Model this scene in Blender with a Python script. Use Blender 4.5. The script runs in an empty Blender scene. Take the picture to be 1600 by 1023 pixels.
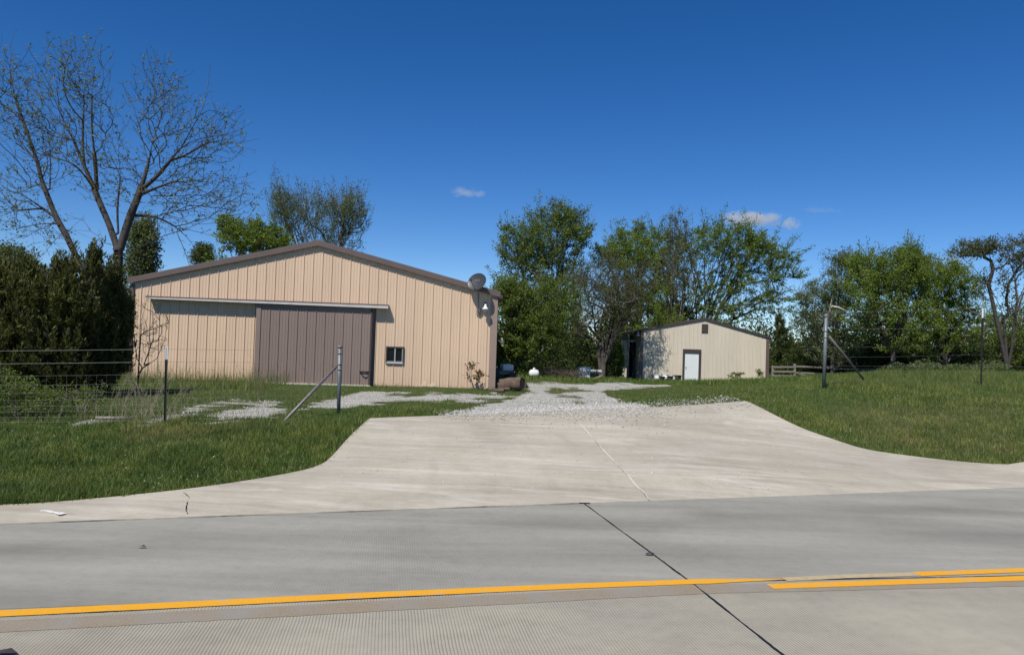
import bpy, math, random
import numpy as np
from mathutils import Vector, Matrix
rs = np.random.RandomState(7)
random.seed(7)
SC = bpy.context.scene
COL = SC.collection
# ------------------------------------------------------------------ camera
F = 1155.0; CX = 800.0; CY = 511.5; CAMZ = 1.8
ROLL = math.radians(1.95); PITCH = math.atan((540 - CY) / F)
_f = np.array([0, math.cos(PITCH), math.sin(PITCH)])
_R0 = np.array([1.0, 0, 0]); _U0 = np.array([0, -math.sin(PITCH), math.cos(PITCH)])
_R = math.cos(ROLL) * _R0 + math.sin(ROLL) * _U0
_U = -math.sin(ROLL) * _R0 + math.cos(ROLL) * _U0
O = np.array([0, 0, CAMZ])
cd = bpy.data.cameras.new('camera'); cam = bpy.data.objects.new('camera', cd); COL.objects.link(cam)
cd.sensor_width = 36; cd.lens = F / 1600 * 36; cd.clip_start = 0.05; cd.clip_end = 6000
cam.matrix_world = Matrix(((_R[0], _U[0], -_f[0], 0), (_R[1], _U[1], -_f[1], 0), (_R[2], _U[2], -_f[2], CAMZ), (0, 0, 0, 1)))
SC.camera = cam
# ------------------------------------------------------------------ light
TRAVEL = Vector((0.52, 1.0, -1.5)).normalized()
sd = bpy.data.lights.new('sun', 'SUN'); sd.energy = 3.9; sd.angle = math.radians(0.53); sd.color = (1.0, 0.955, 0.88)
sun = bpy.data.objects.new('sun', sd); COL.objects.link(sun)
sun.rotation_euler = TRAVEL.to_track_quat('-Z', 'Y').to_euler()
W = bpy.data.worlds.new('World'); SC.world = W; W.use_nodes = True
wn = W.node_tree.nodes; wl = W.node_tree.links
for n in list(wn): wn.remove(n)
sky = wn.new('ShaderNodeTexSky'); sky.sky_type = 'NISHITA'; sky.sun_disc = False
S = -TRAVEL
sky.sun_elevation = math.asin(S.z); sky.sun_rotation = math.atan2(S.x, S.y)
sky.altitude = 1500; sky.air_density = 0.85; sky.dust_density = 0.0; sky.ozone_density = 3.0
gam = wn.new('ShaderNodeGamma'); gam.inputs[1].default_value = 1.0
hsv = wn.new('ShaderNodeHueSaturation'); hsv.inputs['Saturation'].default_value = 1.33; hsv.inputs['Value'].default_value = 1.0
hsv.inputs['Hue'].default_value = 0.508
bg = wn.new('ShaderNodeBackground'); bg.inputs[1].default_value = 0.086
wo = wn.new('ShaderNodeOutputWorld')
wl.new(sky.outputs[0], gam.inputs[0]); wl.new(gam.outputs[0], hsv.inputs['Color']); wl.new(hsv.outputs[0], bg.inputs[0]); wl.new(bg.outputs[0], wo.inputs[0])
SC.view_settings.view_transform = 'Standard'; SC.view_settings.look = 'None'
SC.view_settings.exposure = 0.42; SC.view_settings.gamma = 1.0; SC.view_settings.use_curve_mapping = False
SC.cycles.max_bounces = 6; SC.cycles.transparent_max_bounces = 8; SC.cycles.volume_bounces = 1

# ------------------------------------------------------------------ geometry of the view
def ray(px, py):
    return _f + _R * (px - CX) / F + _U * (CY - py) / F
def aty(px, py, Y):
    d = ray(px, py); return O + d * Y / d[1]
def atz(px, py, z):
    d = ray(px, py); return O + d * (z - CAMZ) / d[2]
def project(P):
    P = np.atleast_2d(P) - O
    c = np.maximum(P @ _f, 0.01)
    return CX + F * (P @ _R) / c, CY - F * (P @ _U) / c
def mpp(Y): return Y / F
# road edge line and centre line (world, z = 0)
E0 = atz(0, 825, 0)[:2]; E1 = atz(1600, 765, 0)[:2]
RD = (E1 - E0) / np.linalg.norm(E1 - E0); RN = np.array([-RD[1], RD[0]])
J0 = atz(912, 786, 0)[:2]                      # joint meets the far edge
TA = (atz(1195, 1020, 0)[:2] - J0); TA /= np.linalg.norm(TA)   # direction of transverse joints (towards the viewer)
def dist_edge(x, y): return (x - J0[0]) * RN[0] + (y - J0[1]) * RN[1]
cps = []
for px, py, z in [(0, 665, .2), (130, 665, .22), (258, 660, .3), (529, 650, .35), (578, 657, .4), (870, 644, .56), (1165, 630, .77),
                  (1240, 670, .42), (1350, 705, .15), (1480, 722, .08), (1600, 728, .08), (1287, 608, 1.05), (1450, 650, .63), (1600, 640, .9),
                  (1600, 583, 1.36), (1400, 586, 1.24), (1250, 600, .8), (1150, 602, .35), (1040, 625, .5), (398, 597, .34), (590, 604, .34), (772, 608, .35),
                  (850, 601, .32), (960, 604, .25), (700, 625, .36), (400, 640, .33), (540, 705, .2), (300, 730, .1), (100, 740, .07)]:
    p = atz(px, py, z); cps.append((p[0], p[1], z))
for p in [(8.8, 50, -.27), (12.2, 50, -.24), (17.3, 50, .2), (24, 48, .84), (-12, 24, .33), (-6, 40, .3), (-20, 60, 0), (0, 62, -.1), (20, 66, .2), (36, 60, .9),
          (55, 42, 1.2), (45, 16, .75), (-40, 15, .2), (-40, 45, .3), (30, 32, 1.3), (5, 40, .05), (0, 38, .15)]:
    cps.append(p)
for s in range(-42, 50, 6):
    q = J0 + RD * s; cps.append((q[0], q[1], 0)); q = q - RN * 3; cps.append((q[0], q[1], 0))
cps = np.array(cps)
def _phi(r2): return 0.5 * r2 * np.log(r2 + 1e-9)
_n = len(cps)
_A = np.zeros((_n + 3, _n + 3))
_d2 = ((cps[:, None, :2] - cps[None, :, :2]) ** 2).sum(-1)
_A[:_n, :_n] = _phi(_d2) + np.eye(_n) * 0.15
_A[:_n, _n] = 1; _A[:_n, _n + 1:] = cps[:, :2]; _A[_n:, :_n] = _A[:_n, _n:].T
_w = np.linalg.solve(_A, np.concatenate([cps[:, 2], np.zeros(3)]))
def sstep(a, b, x):
    t = np.clip((x - a) / (b - a), 0, 1); return t * t * (3 - 2 * t)
def H(x, y):
    x = np.atleast_1d(np.asarray(x, float)); y = np.atleast_1d(np.asarray(y, float))
    out = np.empty(x.shape)
    xf = x.ravel(); yf = y.ravel(); of = np.empty(xf.shape)
    for i in range(0, len(xf), 40000):
        a = xf[i:i + 40000]; b = yf[i:i + 40000]
        d2 = (a[:, None] - cps[None, :, 0]) ** 2 + (b[:, None] - cps[None, :, 1]) ** 2
        of[i:i + 40000] = _phi(d2) @ _w[:_n] + _w[_n] + a * _w[_n + 1] + b * _w[_n + 2]
    rr = np.hypot(xf, yf - 20)
    far = sstep(38, 70, rr)
    of = of * (1 - far) + (-0.2) * far
    d = dist_edge(xf, yf)
    of = of * sstep(0, 1.0, d)
    return of.reshape(x.shape)
def H1(x, y): return float(H(x, y)[0])
_T = np.concatenate([np.arange(3, 40, .25), np.arange(40, 140, 1.0)])
def hit(px, py):
    d = ray(px, py); P = O[None] + d[None] * (_T / d[1])[:, None]
    g = P[:, 2] - H(P[:, 0], P[:, 1])
    k = np.where(g < 0)[0]
    if len(k) == 0 or k[0] == 0: return P[-1] if len(k) == 0 else P[0]
    k = k[0]; t = g[k - 1] / (g[k - 1] - g[k])
    p = P[k - 1] + (P[k] - P[k - 1]) * t
    p[2] = H1(p[0], p[1]); return p

# ------------------------------------------------------------------ node helper / materials
class NT:
    def __init__(s, name):
        s.m = bpy.data.materials.new(name); s.m.use_nodes = True; s.t = s.m.node_tree
        for n in list(s.t.nodes): s.t.nodes.remove(n)
        s.out = s.n('ShaderNodeOutputMaterial'); s.b = s.n('ShaderNodeBsdfPrincipled'); s.l(s.b, 0, s.out, 0)
        s.tc = s.n('ShaderNodeTexCoord')
    def n(s, t, **k):
        x = s.t.nodes.new(t)
        for a, v in k.items(): setattr(x, a, v)
        return x
    def l(s, a, i, b, j): s.t.links.new(a.outputs[i], b.inputs[j])
    def noise(s, scale, detail=4, rough=.55, vec=None, stretch=None, dist=0):
        x = s.n('ShaderNodeTexNoise'); x.inputs['Scale'].default_value = scale; x.inputs['Detail'].default_value = detail
        x.inputs['Roughness'].default_value = rough; x.inputs['Distortion'].default_value = dist
        if stretch is not None:
            mp = s.n('ShaderNodeMapping'); mp.inputs['Scale'].default_value = stretch[:3]
            if len(stretch) > 3: mp.inputs['Rotation'].default_value = (0, 0, stretch[3])
            s.l(s.tc, 'Object', mp, 0); s.l(mp, 0, x, 0)
        elif vec is None: s.l(s.tc, 'Object', x, 0)
        else: s.t.links.new(vec, x.inputs[0])
        return x
    def ramp(s, src, stops, idx=0):
        r = s.n('ShaderNodeValToRGB'); s.t.links.new(src.outputs[idx], r.inputs[0])
        e = r.color_ramp.elements
        while len(e) < len(stops): e.new(.5)
        for k, (p, c) in enumerate(stops):
            e[k].position = p; e[k].color = (c, c, c, 1) if not hasattr(c, '__len__') else (*c, 1)
        return r
    def mix(s, a, b, fac, mode='MIX'):
        x = s.n('ShaderNodeMix', data_type='RGBA', blend_type=mode)
        for sock, v in ((x.inputs[0], fac), (x.inputs[6], a), (x.inputs[7], b)):
            if hasattr(v, 'outputs'):
                o = v.outputs[2] if v.bl_idname == 'ShaderNodeMix' else v.outputs[0]
                s.t.links.new(o, sock)
            elif isinstance(v, bpy.types.NodeSocket): s.t.links.new(v, sock)
            elif hasattr(v, '__len__'): sock.default_value = (*v, 1)
            else: sock.default_value = v
        return x
    def math(s, op, a, b=None):
        x = s.n('ShaderNodeMath', operation=op)
        for k, v in enumerate((a, b)):
            if v is None: continue
            if isinstance(v, bpy.types.NodeSocket): s.t.links.new(v, x.inputs[k])
            elif hasattr(v, 'outputs'): s.t.links.new(v.outputs[0], x.inputs[k])
            else: x.inputs[k].default_value = v
        return x
    def color(s, v):
        o = s.b.inputs['Base Color']
        if hasattr(v, 'outputs'): s.t.links.new(v.outputs[2] if v.bl_idname == 'ShaderNodeMix' else v.outputs[0], o)
        else: o.default_value = (*v, 1)
        return s
    def bump(s, src, strength=.3, dist=.01, idx=0):
        b = s.n('ShaderNodeBump'); b.inputs['Strength'].default_value = strength; b.inputs['Distance'].default_value = dist
        s.t.links.new(src.outputs[idx], b.inputs['Height']); s.l(b, 0, s.b, 'Normal'); return b
    def rough(s, r, metal=0, spec=None):
        s.b.inputs['Roughness'].default_value = r; s.b.inputs['Metallic'].default_value = metal
        if spec is not None: s.b.inputs['Specular IOR Level'].default_value = spec
        return s

def simple(name, c, rough=.6, metal=0, var=.12, scale=3, bump=0, stretch=None, spec=None):
    m = NT(name); n = m.noise(scale, 5, .6, stretch=stretch)
    r = m.ramp(n, [(.3, tuple(v * (1 - var) for v in c)), (.7, tuple(min(1, v * (1 + var)) for v in c))])
    m.color(r).rough(rough, metal, spec)
    if bump: m.bump(n, bump, .01)
    return m.m

def leafmat(name, c1, c2, c3=None, trans=.45, clump=.6):
    m = NT(name)
    g = m.n('ShaderNodeNewGeometry')
    stops = [(0, c1), (.55, c2), (1, c3 or tuple(v * 1.35 for v in c2))]
    r = m.ramp(g, stops, 'Random Per Island')
    n = m.noise(clump, 3)
    r2 = m.ramp(n, [(.35, .80), (.68, 1.25)])
    mx = m.mix(r, r2, 1.0, 'MULTIPLY'); m.color(mx).rough(.55, 0, .25)
    tr = m.n('ShaderNodeBsdfTranslucent')
    mx2 = m.mix(mx, (1.15, 1.2, .5), 1.0, 'MULTIPLY'); m.t.links.new(mx2.outputs[2], tr.inputs[0])
    ms = m.n('ShaderNodeMixShader'); ms.inputs[0].default_value = trans
    m.l(m.b, 0, ms, 1); m.l(tr, 0, ms, 2); m.l(ms, 0, m.out, 0)
    return m.m

M = {}
RA = math.atan2(RD[1], RD[0])
def concrete(name, base, tine=0.0, tint2=None, streak=0.25, blot=.5, lane=None, marks=False):
    m = NT(name)
    fine = m.noise(90, 4, .7); mid = m.noise(1.1, 5, .6, stretch=(1, 1, 1, 0)); st = m.noise(1.0, 5, .6, stretch=(.18, 1.6, 1, -RA), dist=.4)
    c = m.mix(tuple(v * .93 for v in base), tuple(min(1, v * 1.07) for v in base), m.ramp(fine, [(.35, 0), (.65, 1)]))
    if tint2: c = m.mix(c, tint2, m.math('MULTIPLY', m.ramp(mid, [(.42, 0), (.66, 1)]), blot))
    dk = m.ramp(st, [(.36, 1 - streak), (.6, 1.0), (.8, 1.04)])
    c = m.mix(c, dk, 1.0, 'MULTIPLY')
    if lane:   # dark wheel paths: (distance from the far edge, width, depth of tone)
        sx = m.n('ShaderNodeVectorMath', operation='DOT_PRODUCT'); m.l(m.tc, 'Object', sx, 0)
        sx.inputs[1].default_value = (RN[0], RN[1], 0)
        off = -(J0 @ RN); wob = m.noise(.35, 2)
        dd = m.math('ADD', m.math('ADD', sx.outputs['Value'], off), m.math('MULTIPLY', wob, .35))
        for cen, wd, dp in lane:
            q = m.math('DIVIDE', m.math('ABSOLUTE', m.math('SUBTRACT', dd, cen + .17)), wd)
            rr = m.ramp(q, [(0, 1 - dp), (1, 1.0)]); rr.color_ramp.interpolation = 'EASE'
            c = m.mix(c, rr, 1.0, 'MULTIPLY')
    big = m.noise(.45, 7, .68, dist=.6); c = m.mix(c, m.ramp(big, [(.33, .86), (.5, 1.0), (.7, 1.07)]), 1.0, 'MULTIPLY')
    grit = m.noise(320, 2, .8); c = m.mix(c, m.ramp(grit, [(.3, .80), (.5, 1.0), (.72, 1.16)]), .8, 'MULTIPLY')
    med = m.noise(9, 5, .75); c = m.mix(c, m.ramp(med, [(.3, .91), (.5, 1.0), (.7, 1.05)]), 1.0, 'MULTIPLY')
    if marks:   # faint curved tyre scuffs and broom strokes
        wv = m.n('ShaderNodeTexWave', wave_type='RINGS', rings_direction='Z'); mp_ = m.n('ShaderNodeMapping'); mp_.inputs['Location'].default_value = (6.5, -9.0, 0); m.l(m.tc, 'Object', mp_, 0); m.l(mp_, 0, wv, 0)
        wv.inputs['Scale'].default_value = .42; wv.inputs['Distortion'].default_value = 1.2; wv.inputs['Detail'].default_value = 2; wv.inputs['Detail Scale'].default_value = .6
        mk = m.math('MULTIPLY', m.ramp(wv, [(.90, 0), (.985, 1)]), m.ramp(m.noise(.7, 4), [(.46, 0), (.62, .32)]))
        c = m.mix(c, tuple(v * .76 for v in base), mk)
        bs = m.noise(1, 6, .7, stretch=(.5, 9, 1, -RA)); c = m.mix(c, m.ramp(bs, [(.3, .91), (.5, 1.0), (.68, 1.09)]), 1.0, 'MULTIPLY')
        wt = m.noise(1, 5, .7, stretch=(.35, 2.2, 1, -RA), dist=1.0); c = m.mix(c, (.56, .52, .45), m.math('MULTIPLY', m.ramp(wt, [(.54, 0), (.70, 1)]), .75))
    spk = m.n('ShaderNodeTexVoronoi'); spk.inputs['Scale'].default_value = 14; m.l(m.tc, 'Object', spk, 0)
    sp = m.ramp(spk, [(.045, .62), (.075, 1.0)])
    c = m.mix(c, sp, .55, 'MULTIPLY')
    h = fine
    if tine:
        dp = m.n('ShaderNodeVectorMath', operation='DOT_PRODUCT'); m.l(m.tc, 'Object', dp, 0)
        nrm = np.array([-TA[1], TA[0]]); dp.inputs[1].default_value = (nrm[0], nrm[1], 0)
        wob = m.noise(3, 2)
        w = m.math('SINE', m.math('MULTIPLY', m.math('ADD', dp.outputs['Value'], m.math('MULTIPLY', wob, .012)), 2 * math.pi / .021))
        fade = m.noise(.8, 3)
        w2 = m.math('MULTIPLY', w, m.ramp(fade, [(.3, .35), (.6, 1.0)]))
        col = m.ramp(m.math('ADD', m.math('MULTIPLY', w2, .5), .5), [(0, 1 - tine), (.45, 1.0)])
        c = m.mix(c, col, 1.0, 'MULTIPLY')
        h = m.math('ADD', m.math('MULTIPLY', w2, .5), fine)
    m.color(c).rough(.85, 0, .3); m.bump(h, .35, .003)
    return m.m
M['con_far'] = concrete('far_lane_concrete', (.315, .302, .255), tine=.12, streak=.2, lane=[(-.95, .55, .15), (-2.15, .5, .10)])
M['con_near'] = concrete('near_lane_concrete', (.375, .345, .27), tine=.45, streak=.10, tint2=(.30, .27, .225))
M['con_drive'] = concrete('driveway_concrete', (.405, .364, .285), streak=.17, tint2=(.45, .405, .335), blot=.8, marks=True)
M['seal'] = simple('joint_sealant', (.012, .012, .012), .5, var=.3, scale=30)
M['yellow'] = None
def yellow():
    m = NT('yellow_road_paint'); n = m.noise(4, 6, .8); f = m.noise(90, 3, .8)
    c = m.mix((.66, .30, .008), (.80, .385, .012), m.ramp(f, [(.3, 0), (.7, 1)]))
    w = m.math('MULTIPLY', m.ramp(n, [(.54, 0), (.68, 1)]), m.ramp(f, [(.35, 0), (.55, 1)]))
    c = m.mix(c, (.45, .36, .22), w)
    m.color(c).rough(.6); m.bump(f, .3, .003); return m.m
M['yellow'] = yellow()
M['faded'] = simple('faded_yellow_paint', (.42, .33, .19), .8, var=.15, scale=14)
M['joint'] = simple('pale_joint_filler', (.56, .53, .45), .85, var=.15, scale=25)
M['stone'] = None
def stonemat():
    m = NT('crushed_limestone'); g = m.n('ShaderNodeNewGeometry')
    m.color(m.ramp(g, [(0, (.30, .28, .245)), (.5, (.46, .44, .395)), (1, (.66, .64, .59))], 'Random Per Island')).rough(.9); return m.m
M['stone'] = stonemat()
def groundmat():
    m = NT('ground_surface')
    at = m.n('ShaderNodeAttribute', attribute_name='gravel'); at2 = m.n('ShaderNodeAttribute', attribute_name='dry')
    n1 = m.noise(1.3, 7, .75); n2 = m.noise(14, 4, .7); n3 = m.noise(60, 3, .7)
    grass = m.mix((.040, .062, .014), (.080, .110, .028), m.ramp(n2, [(.3, 0), (.7, 1)]))
    dry = m.mix((.12, .115, .045), (.17, .15, .085), m.ramp(n3, [(.3, 0), (.7, 1)]))
    f2 = m.math('MULTIPLY', at2.outputs['Fac'], m.ramp(n1, [(.35, .2), (.65, 1)]))
    grass = m.mix(grass, dry, f2)
    gr = m.mix((.27, .255, .22), (.57, .55, .495), m.ramp(n3, [(.32, 0), (.62, 1)]))
    gr = m.mix(gr, (.36, .34, .29), m.math('MULTIPLY', m.ramp(n2, [(.4, 0), (.7, 1)]), .6))
    nn = m.math('ADD', m.math('MULTIPLY', n1, .75), m.math('MULTIPLY', n2, .25))
    k = m.math('SUBTRACT', m.math('MULTIPLY', at.outputs['Fac'], .98), nn)
    kk = m.ramp(m.math('ADD', k, .5), [(.46, 0), (.58, 1)])
    m.color(m.mix(grass, gr, kk)).rough(.95, 0, .15)
    b = m.math('ADD', n2, n3); m.bump(b, .8, .04); return m.m
M['ground'] = groundmat()
def blade(name, cs, trans=.3):
    m = NT(name); g = m.n('ShaderNodeNewGeometry')
    r = m.ramp(g, cs, 'Random Per Island'); n = m.noise(1.1, 6, .75); n2 = m.noise(3.2, 3)
    k = m.mix(r, m.ramp(n, [(.36, (.60, .72, .62)), (.5, (1, 1, 1)), (.64, (1.5, 1.25, 1.2))]), 1.0, 'MULTIPLY')
    k = m.mix(k, m.ramp(n2, [(.3, .8), (.7, 1.18)]), 1.0, 'MULTIPLY')
    m.color(k).rough(.5, 0, .3)
    tr = m.n('ShaderNodeBsdfTranslucent'); m.t.links.new(k.outputs[2], tr.inputs[0])
    ms = m.n('ShaderNodeMixShader'); ms.inputs[0].default_value = trans
    m.l(m.b, 0, ms, 1); m.l(tr, 0, ms, 2); m.l(ms, 0, m.out, 0); return m.m
M['blade'] = blade('verge_grass_blades', [(0, (.050, .092, .013)), (.5, (.105, .165, .026)), (.86, (.18, .245, .055)), (1, (.27, .24, .12))])
M['blade_dry'] = blade('hill_grass_blades', [(0, (.085, .115, .022)), (.5, (.155, .18, .045)), (.78, (.23, .225, .08)), (1, (.32, .27, .15))])
M['drystem'] = simple('dead_stem', (.26, .215, .155), .8, var=.3, scale=20)

def siding(name, c, dirt=.12):
    m = NT(name); n = m.noise(1.2, 4, .6, stretch=(1, 1, .25)); f = m.noise(9, 4, .7, stretch=(1, 1, .15))
    c1 = m.mix(tuple(v * .94 for v in c), tuple(min(1, v * 1.05) for v in c), m.ramp(n, [(.3, 0), (.7, 1)]))
    c1 = m.mix(c1, tuple(v * .80 for v in c), m.math('MULTIPLY', m.ramp(f, [(.55, 0), (.8, 1)]), dirt * 3))
    sep = m.n('ShaderNodeSeparateXYZ'); m.l(m.tc, 'Object', sep, 0)
    low = m.math('MULTIPLY', m.ramp(sep, [(.0, 1), (.45, 0)], 'Z'), m.ramp(f, [(.4, 0), (.6, .35)]))
    c1 = m.mix(c1, tuple(v * .62 for v in c), low)
    m.color(c1).rough(.42, 0, .4); m.bump(m.noise(.8, 2, stretch=(1, 1, .4)), .12, .02); return m.m
M['beige'] = siding('beige_ribbed_steel', (.61, .448, .312))
M['brown'] = siding('brown_ribbed_steel', (.225, .168, .143))
M['shedpanel'] = siding('pale_shed_steel', (.59, .52, .415), .2)
M['trim'] = simple('brown_trim', (.12, .085, .075), .45, var=.08)
M['trim_dark'] = simple('dark_brown_trim', (.055, .042, .036), .5, var=.1)
M['cornertrim'] = simple('taupe_corner_trim', (.27, .198, .16), .45, var=.08)
M['roof'] = simple('brown_roof_steel', (.13, .10, .085), .45, var=.1)
M['whitem'] = simple('white_painted_metal', (.68, .70, .69), .4, var=.04)
M['whitetrack'] = simple('weathered_white_metal', (.50, .47, .44), .45, var=.12)
M['glass'] = simple('dark_interior_pane', (.008, .010, .012), .06, var=.2)  # opaque pane, the unlit interior behind it is put into the colour
M['alu'] = simple('window_aluminium', (.42, .43, .43), .4, .5, var=.05)
M['galv'] = simple('galvanised_steel', (.15, .17, .18), .5, .3, var=.2, scale=18)
M['galvdark'] = simple('weathered_galvanised_pipe', (.20, .175, .165), .55, .3, var=.25, scale=14)
M['post_green'] = simple('dark_green_post_paint', (.014, .018, .014), .6, var=.3, scale=20)
M['wire'] = simple('galvanised_wire', (.26, .255, .245), .5, .35, var=.3, scale=30)
M['dish'] = simple('grey_dish_paint', (.040, .043, .048), .45, var=.06)
M['black'] = simple('black_plastic', (.012, .012, .013), .5, var=.3)
M['whitep'] = simple('white_plastic', (.70, .70, .68), .45, var=.06)
M['oldwood'] = simple('weathered_grey_wood', (.20, .175, .145), .85, var=.35, scale=3, bump=.4, stretch=(2, 2, 14))
M['log'] = simple('brown_log_bark', (.105, .072, .052), .95, var=.5, scale=5, bump=1.0)
M['logend'] = simple('dark_log_end', (.055, .040, .032), .9, var=.3, scale=9)
M['bark_dark'] = simple('dark_bark', (.050, .042, .036), .9, var=.4, scale=9, bump=.8)
M['bark_grey'] = simple('grey_bark', (.125, .110, .092), .9, var=.35, scale=9, bump=.8)
M['bark_mid'] = simple('brown_bark', (.085, .070, .055), .9, var=.35, scale=9, bump=.8)
M['ivory'] = simple('silver_cabinet_metal', (.66, .67, .65), .55, 0, var=.15)
M['rust'] = simple('rusty_metal', (.16, .07, .035), .8, var=.3, scale=12)
M['leaf_bright'] = leafmat('fresh_green_leaves', (.10, .148, .020), (.155, .215, .034), (.24, .31, .07))
M['leaf_mid'] = leafmat('mid_green_leaves', (.082, .12, .020), (.135, .185, .036), (.21, .26, .07))
M['leaf_pale'] = leafmat('pale_grey_green_leaves', (.08, .105, .042), (.125, .155, .065), (.20, .23, .11))
M['leaf_olive'] = leafmat('olive_leaves', (.075, .082, .028), (.115, .120, .045), (.16, .16, .07))
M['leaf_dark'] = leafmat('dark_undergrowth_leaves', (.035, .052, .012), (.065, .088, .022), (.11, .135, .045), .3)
M['cedar'] = leafmat('juniper_foliage', (.036, .042, .011), (.080, .088, .020), (.17, .165, .05), .28, 1.4)
M['bud'] = leafmat('new_leaf_buds', (.10, .13, .04), (.16, .20, .07), (.24, .28, .12))
M['twigbrown'] = leafmat('dead_brush', (.07, .055, .042), (.12, .095, .07), (.17, .14, .11), .1)

# ------------------------------------------------------------------ object helpers
def put(name, me, mat, parent=None):
    o = bpy.data.objects.new(name, me); COL.objects.link(o)
    if mat is not None and len(me.materials) == 0: me.materials.append(mat)
    if parent is not None: o.parent = parent
    return o
def npmesh(name, V, Fc, mat, parent=None, smooth=False):
    V = np.asarray(V, np.float32); Fc = np.asarray(Fc, np.int32); k = Fc.shape[1]; n = len(Fc)
    me = bpy.data.meshes.new(name); me.vertices.add(len(V)); me.vertices.foreach_set('co', V.ravel())
    me.loops.add(n * k); me.loops.foreach_set('vertex_index', Fc.ravel())
    me.polygons.add(n); me.polygons.foreach_set('loop_start', np.arange(0, n * k, k, dtype=np.int32))
    if smooth: me.polygons.foreach_set('use_smooth', np.ones(n, bool))
    me.update(calc_edges=True)
    return put(name, me, mat, parent)
def tag(o, label=None, cat=None, group=None, kind=None):
    if label: o['label'] = label
    if cat: o['category'] = cat
    if group: o['group'] = group
    if kind: o['kind'] = kind
    return o
def empty(name, loc, label=None, cat=None, rz=0, group=None):
    o = bpy.data.objects.new(name, None); COL.objects.link(o); o.location = loc; o.rotation_euler = (0, 0, rz); o.empty_display_size = .2
    return tag(o, label, cat, group)
class MB:
    def __init__(s): s.v = []; s.f = []
    def add(s, vs, fs):
        b = len(s.v); s.v += [tuple(map(float, v)) for v in vs]; s.f += [tuple(b + i for i in f) for f in fs]; return s
    def box(s, x0, x1, y0, y1, z0, z1, M4=None):
        vs = [Vector((x, y, z)) for z in (z0, z1) for y in (y0, y1) for x in (x0, x1)]
        if M4 is not None: vs = [M4 @ v for v in vs]
        return s.add(vs, [(0, 2, 3, 1), (4, 5, 7, 6), (0, 1, 5, 4), (2, 6, 7, 3), (0, 4, 6, 2), (1, 3, 7, 5)])
    def tube(s, pts, r, n=8, caps=True):
        pts = [Vector(p) for p in pts]; rr = r if hasattr(r, '__len__') else [r] * len(pts); rings = []
        for i, p in enumerate(pts):
            d = (pts[min(i + 1, len(pts) - 1)] - pts[max(i - 1, 0)]).normalized()
            a = d.orthogonal().normalized() if abs(d.z) > .9 or True else None
            u = Vector((0, 0, 1)) if abs(d.z) < .9 else Vector((1, 0, 0))
            a = d.cross(u).normalized(); b = d.cross(a)
            rings.append([p + (a * math.cos(2 * math.pi * k / n) + b * math.sin(2 * math.pi * k / n)) * rr[i] for k in range(n)])
        vs = [v for R_ in rings for v in R_]; fs = []
        for i in range(len(pts) - 1):
            for k in range(n):
                k2 = (k + 1) % n; fs.append((i * n + k, i * n + k2, (i + 1) * n + k2, (i + 1) * n + k))
        if caps: fs.append(tuple(range(n - 1, -1, -1))); fs.append(tuple((len(pts) - 1) * n + k for k in range(n)))
        return s.add(vs, fs)
    def lathe(s, prof, n=20, M4=None, cap=True):
        vs = []; fs = []
        for r, z in prof:
            for k in range(n):
                a = 2 * math.pi * k / n; v = Vector((r * math.cos(a), r * math.sin(a), z)); vs.append(M4 @ v if M4 is not None else v)
        for i in range(len(prof) - 1):
            for k in range(n):
                k2 = (k + 1) % n; fs.append((i * n + k, i * n + k2, (i + 1) * n + k2, (i + 1) * n + k))
        if cap:
            fs.append(tuple(range(n - 1, -1, -1))); fs.append(tuple((len(prof) - 1) * n + k for k in range(n)))
        return s.add(vs, fs)
    def prism(s, poly, z0, z1, M4=None):   # poly in xz, extruded over y z0..z1
        n = len(poly); vs = [Vector((x, z0, z)) for x, z in poly] + [Vector((x, z1, z)) for x, z in poly]
        if M4 is not None: vs = [M4 @ v for v in vs]
        return s.add(vs, [tuple(range(n)), tuple(range(2 * n - 1, n - 1, -1))] + [(i, i + n, (i + 1) % n + n, (i + 1) % n) for i in range(n)])
    def build(s, name, mat, parent=None, smooth=False, bevel=0):
        me = bpy.data.meshes.new(name); me.from_pydata(s.v, [], s.f); me.update()
        if smooth: me.polygons.foreach_set('use_smooth', np.ones(len(me.polygons), bool))
        o = put(name, me, mat, parent)
        if bevel:
            b = o.modifiers.new('bevel', 'BEVEL'); b.width = bevel; b.segments = 2; b.limit_method = 'ANGLE'
        return o

# ------------------------------------------------------------------ ground
def polymask(px, py, poly, soft):
    poly = np.array(poly, float); inside = np.zeros(px.shape, bool); d = np.full(px.shape, 1e9); n = len(poly)
    for i in range(n):
        a = poly[i]; b = poly[(i + 1) % n]
        c = ((a[1] > py) != (b[1] > py)) & (px < (b[0] - a[0]) * (py - a[1]) / (b[1] - a[1] + 1e-9) + a[0]); inside ^= c
        ab = b - a; t = np.clip(((px - a[0]) * ab[0] + (py - a[1]) * ab[1]) / (ab @ ab), 0, 1)
        # vertical pixels cover far more ground, so weigh them up
        d = np.minimum(d, np.hypot(px - a[0] - t * ab[0], (py - a[1] - t * ab[1]) * 2.5))
    sd_ = np.where(inside, d, -d); return np.clip(.5 + sd_ / (2 * soft), 0, 1)
DRIVE = [(700, 662), (1000, 648), (1012, 640), (985, 631), (960, 622), (935, 612), (952, 607), (1012, 605), (1045, 603), (1040, 600.5), (840, 598), (820, 601), (826, 612), (800, 622), (770, 630), (735, 640), (690, 650)]
STRIP = [(775, 632), (700, 628), (640, 629), (560, 632), (500, 640), (470, 640), (490, 628), (560, 613), (640, 613), (772, 614), (800, 617)]
PATCHL = [(100, 668), (300, 664), (450, 650), (440, 632), (380, 618), (310, 622), (230, 645), (140, 652)]
RUTG = [(868, 612), (905, 616), (960, 640), (905, 640), (890, 628), (868, 622), (850, 612)]
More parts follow.
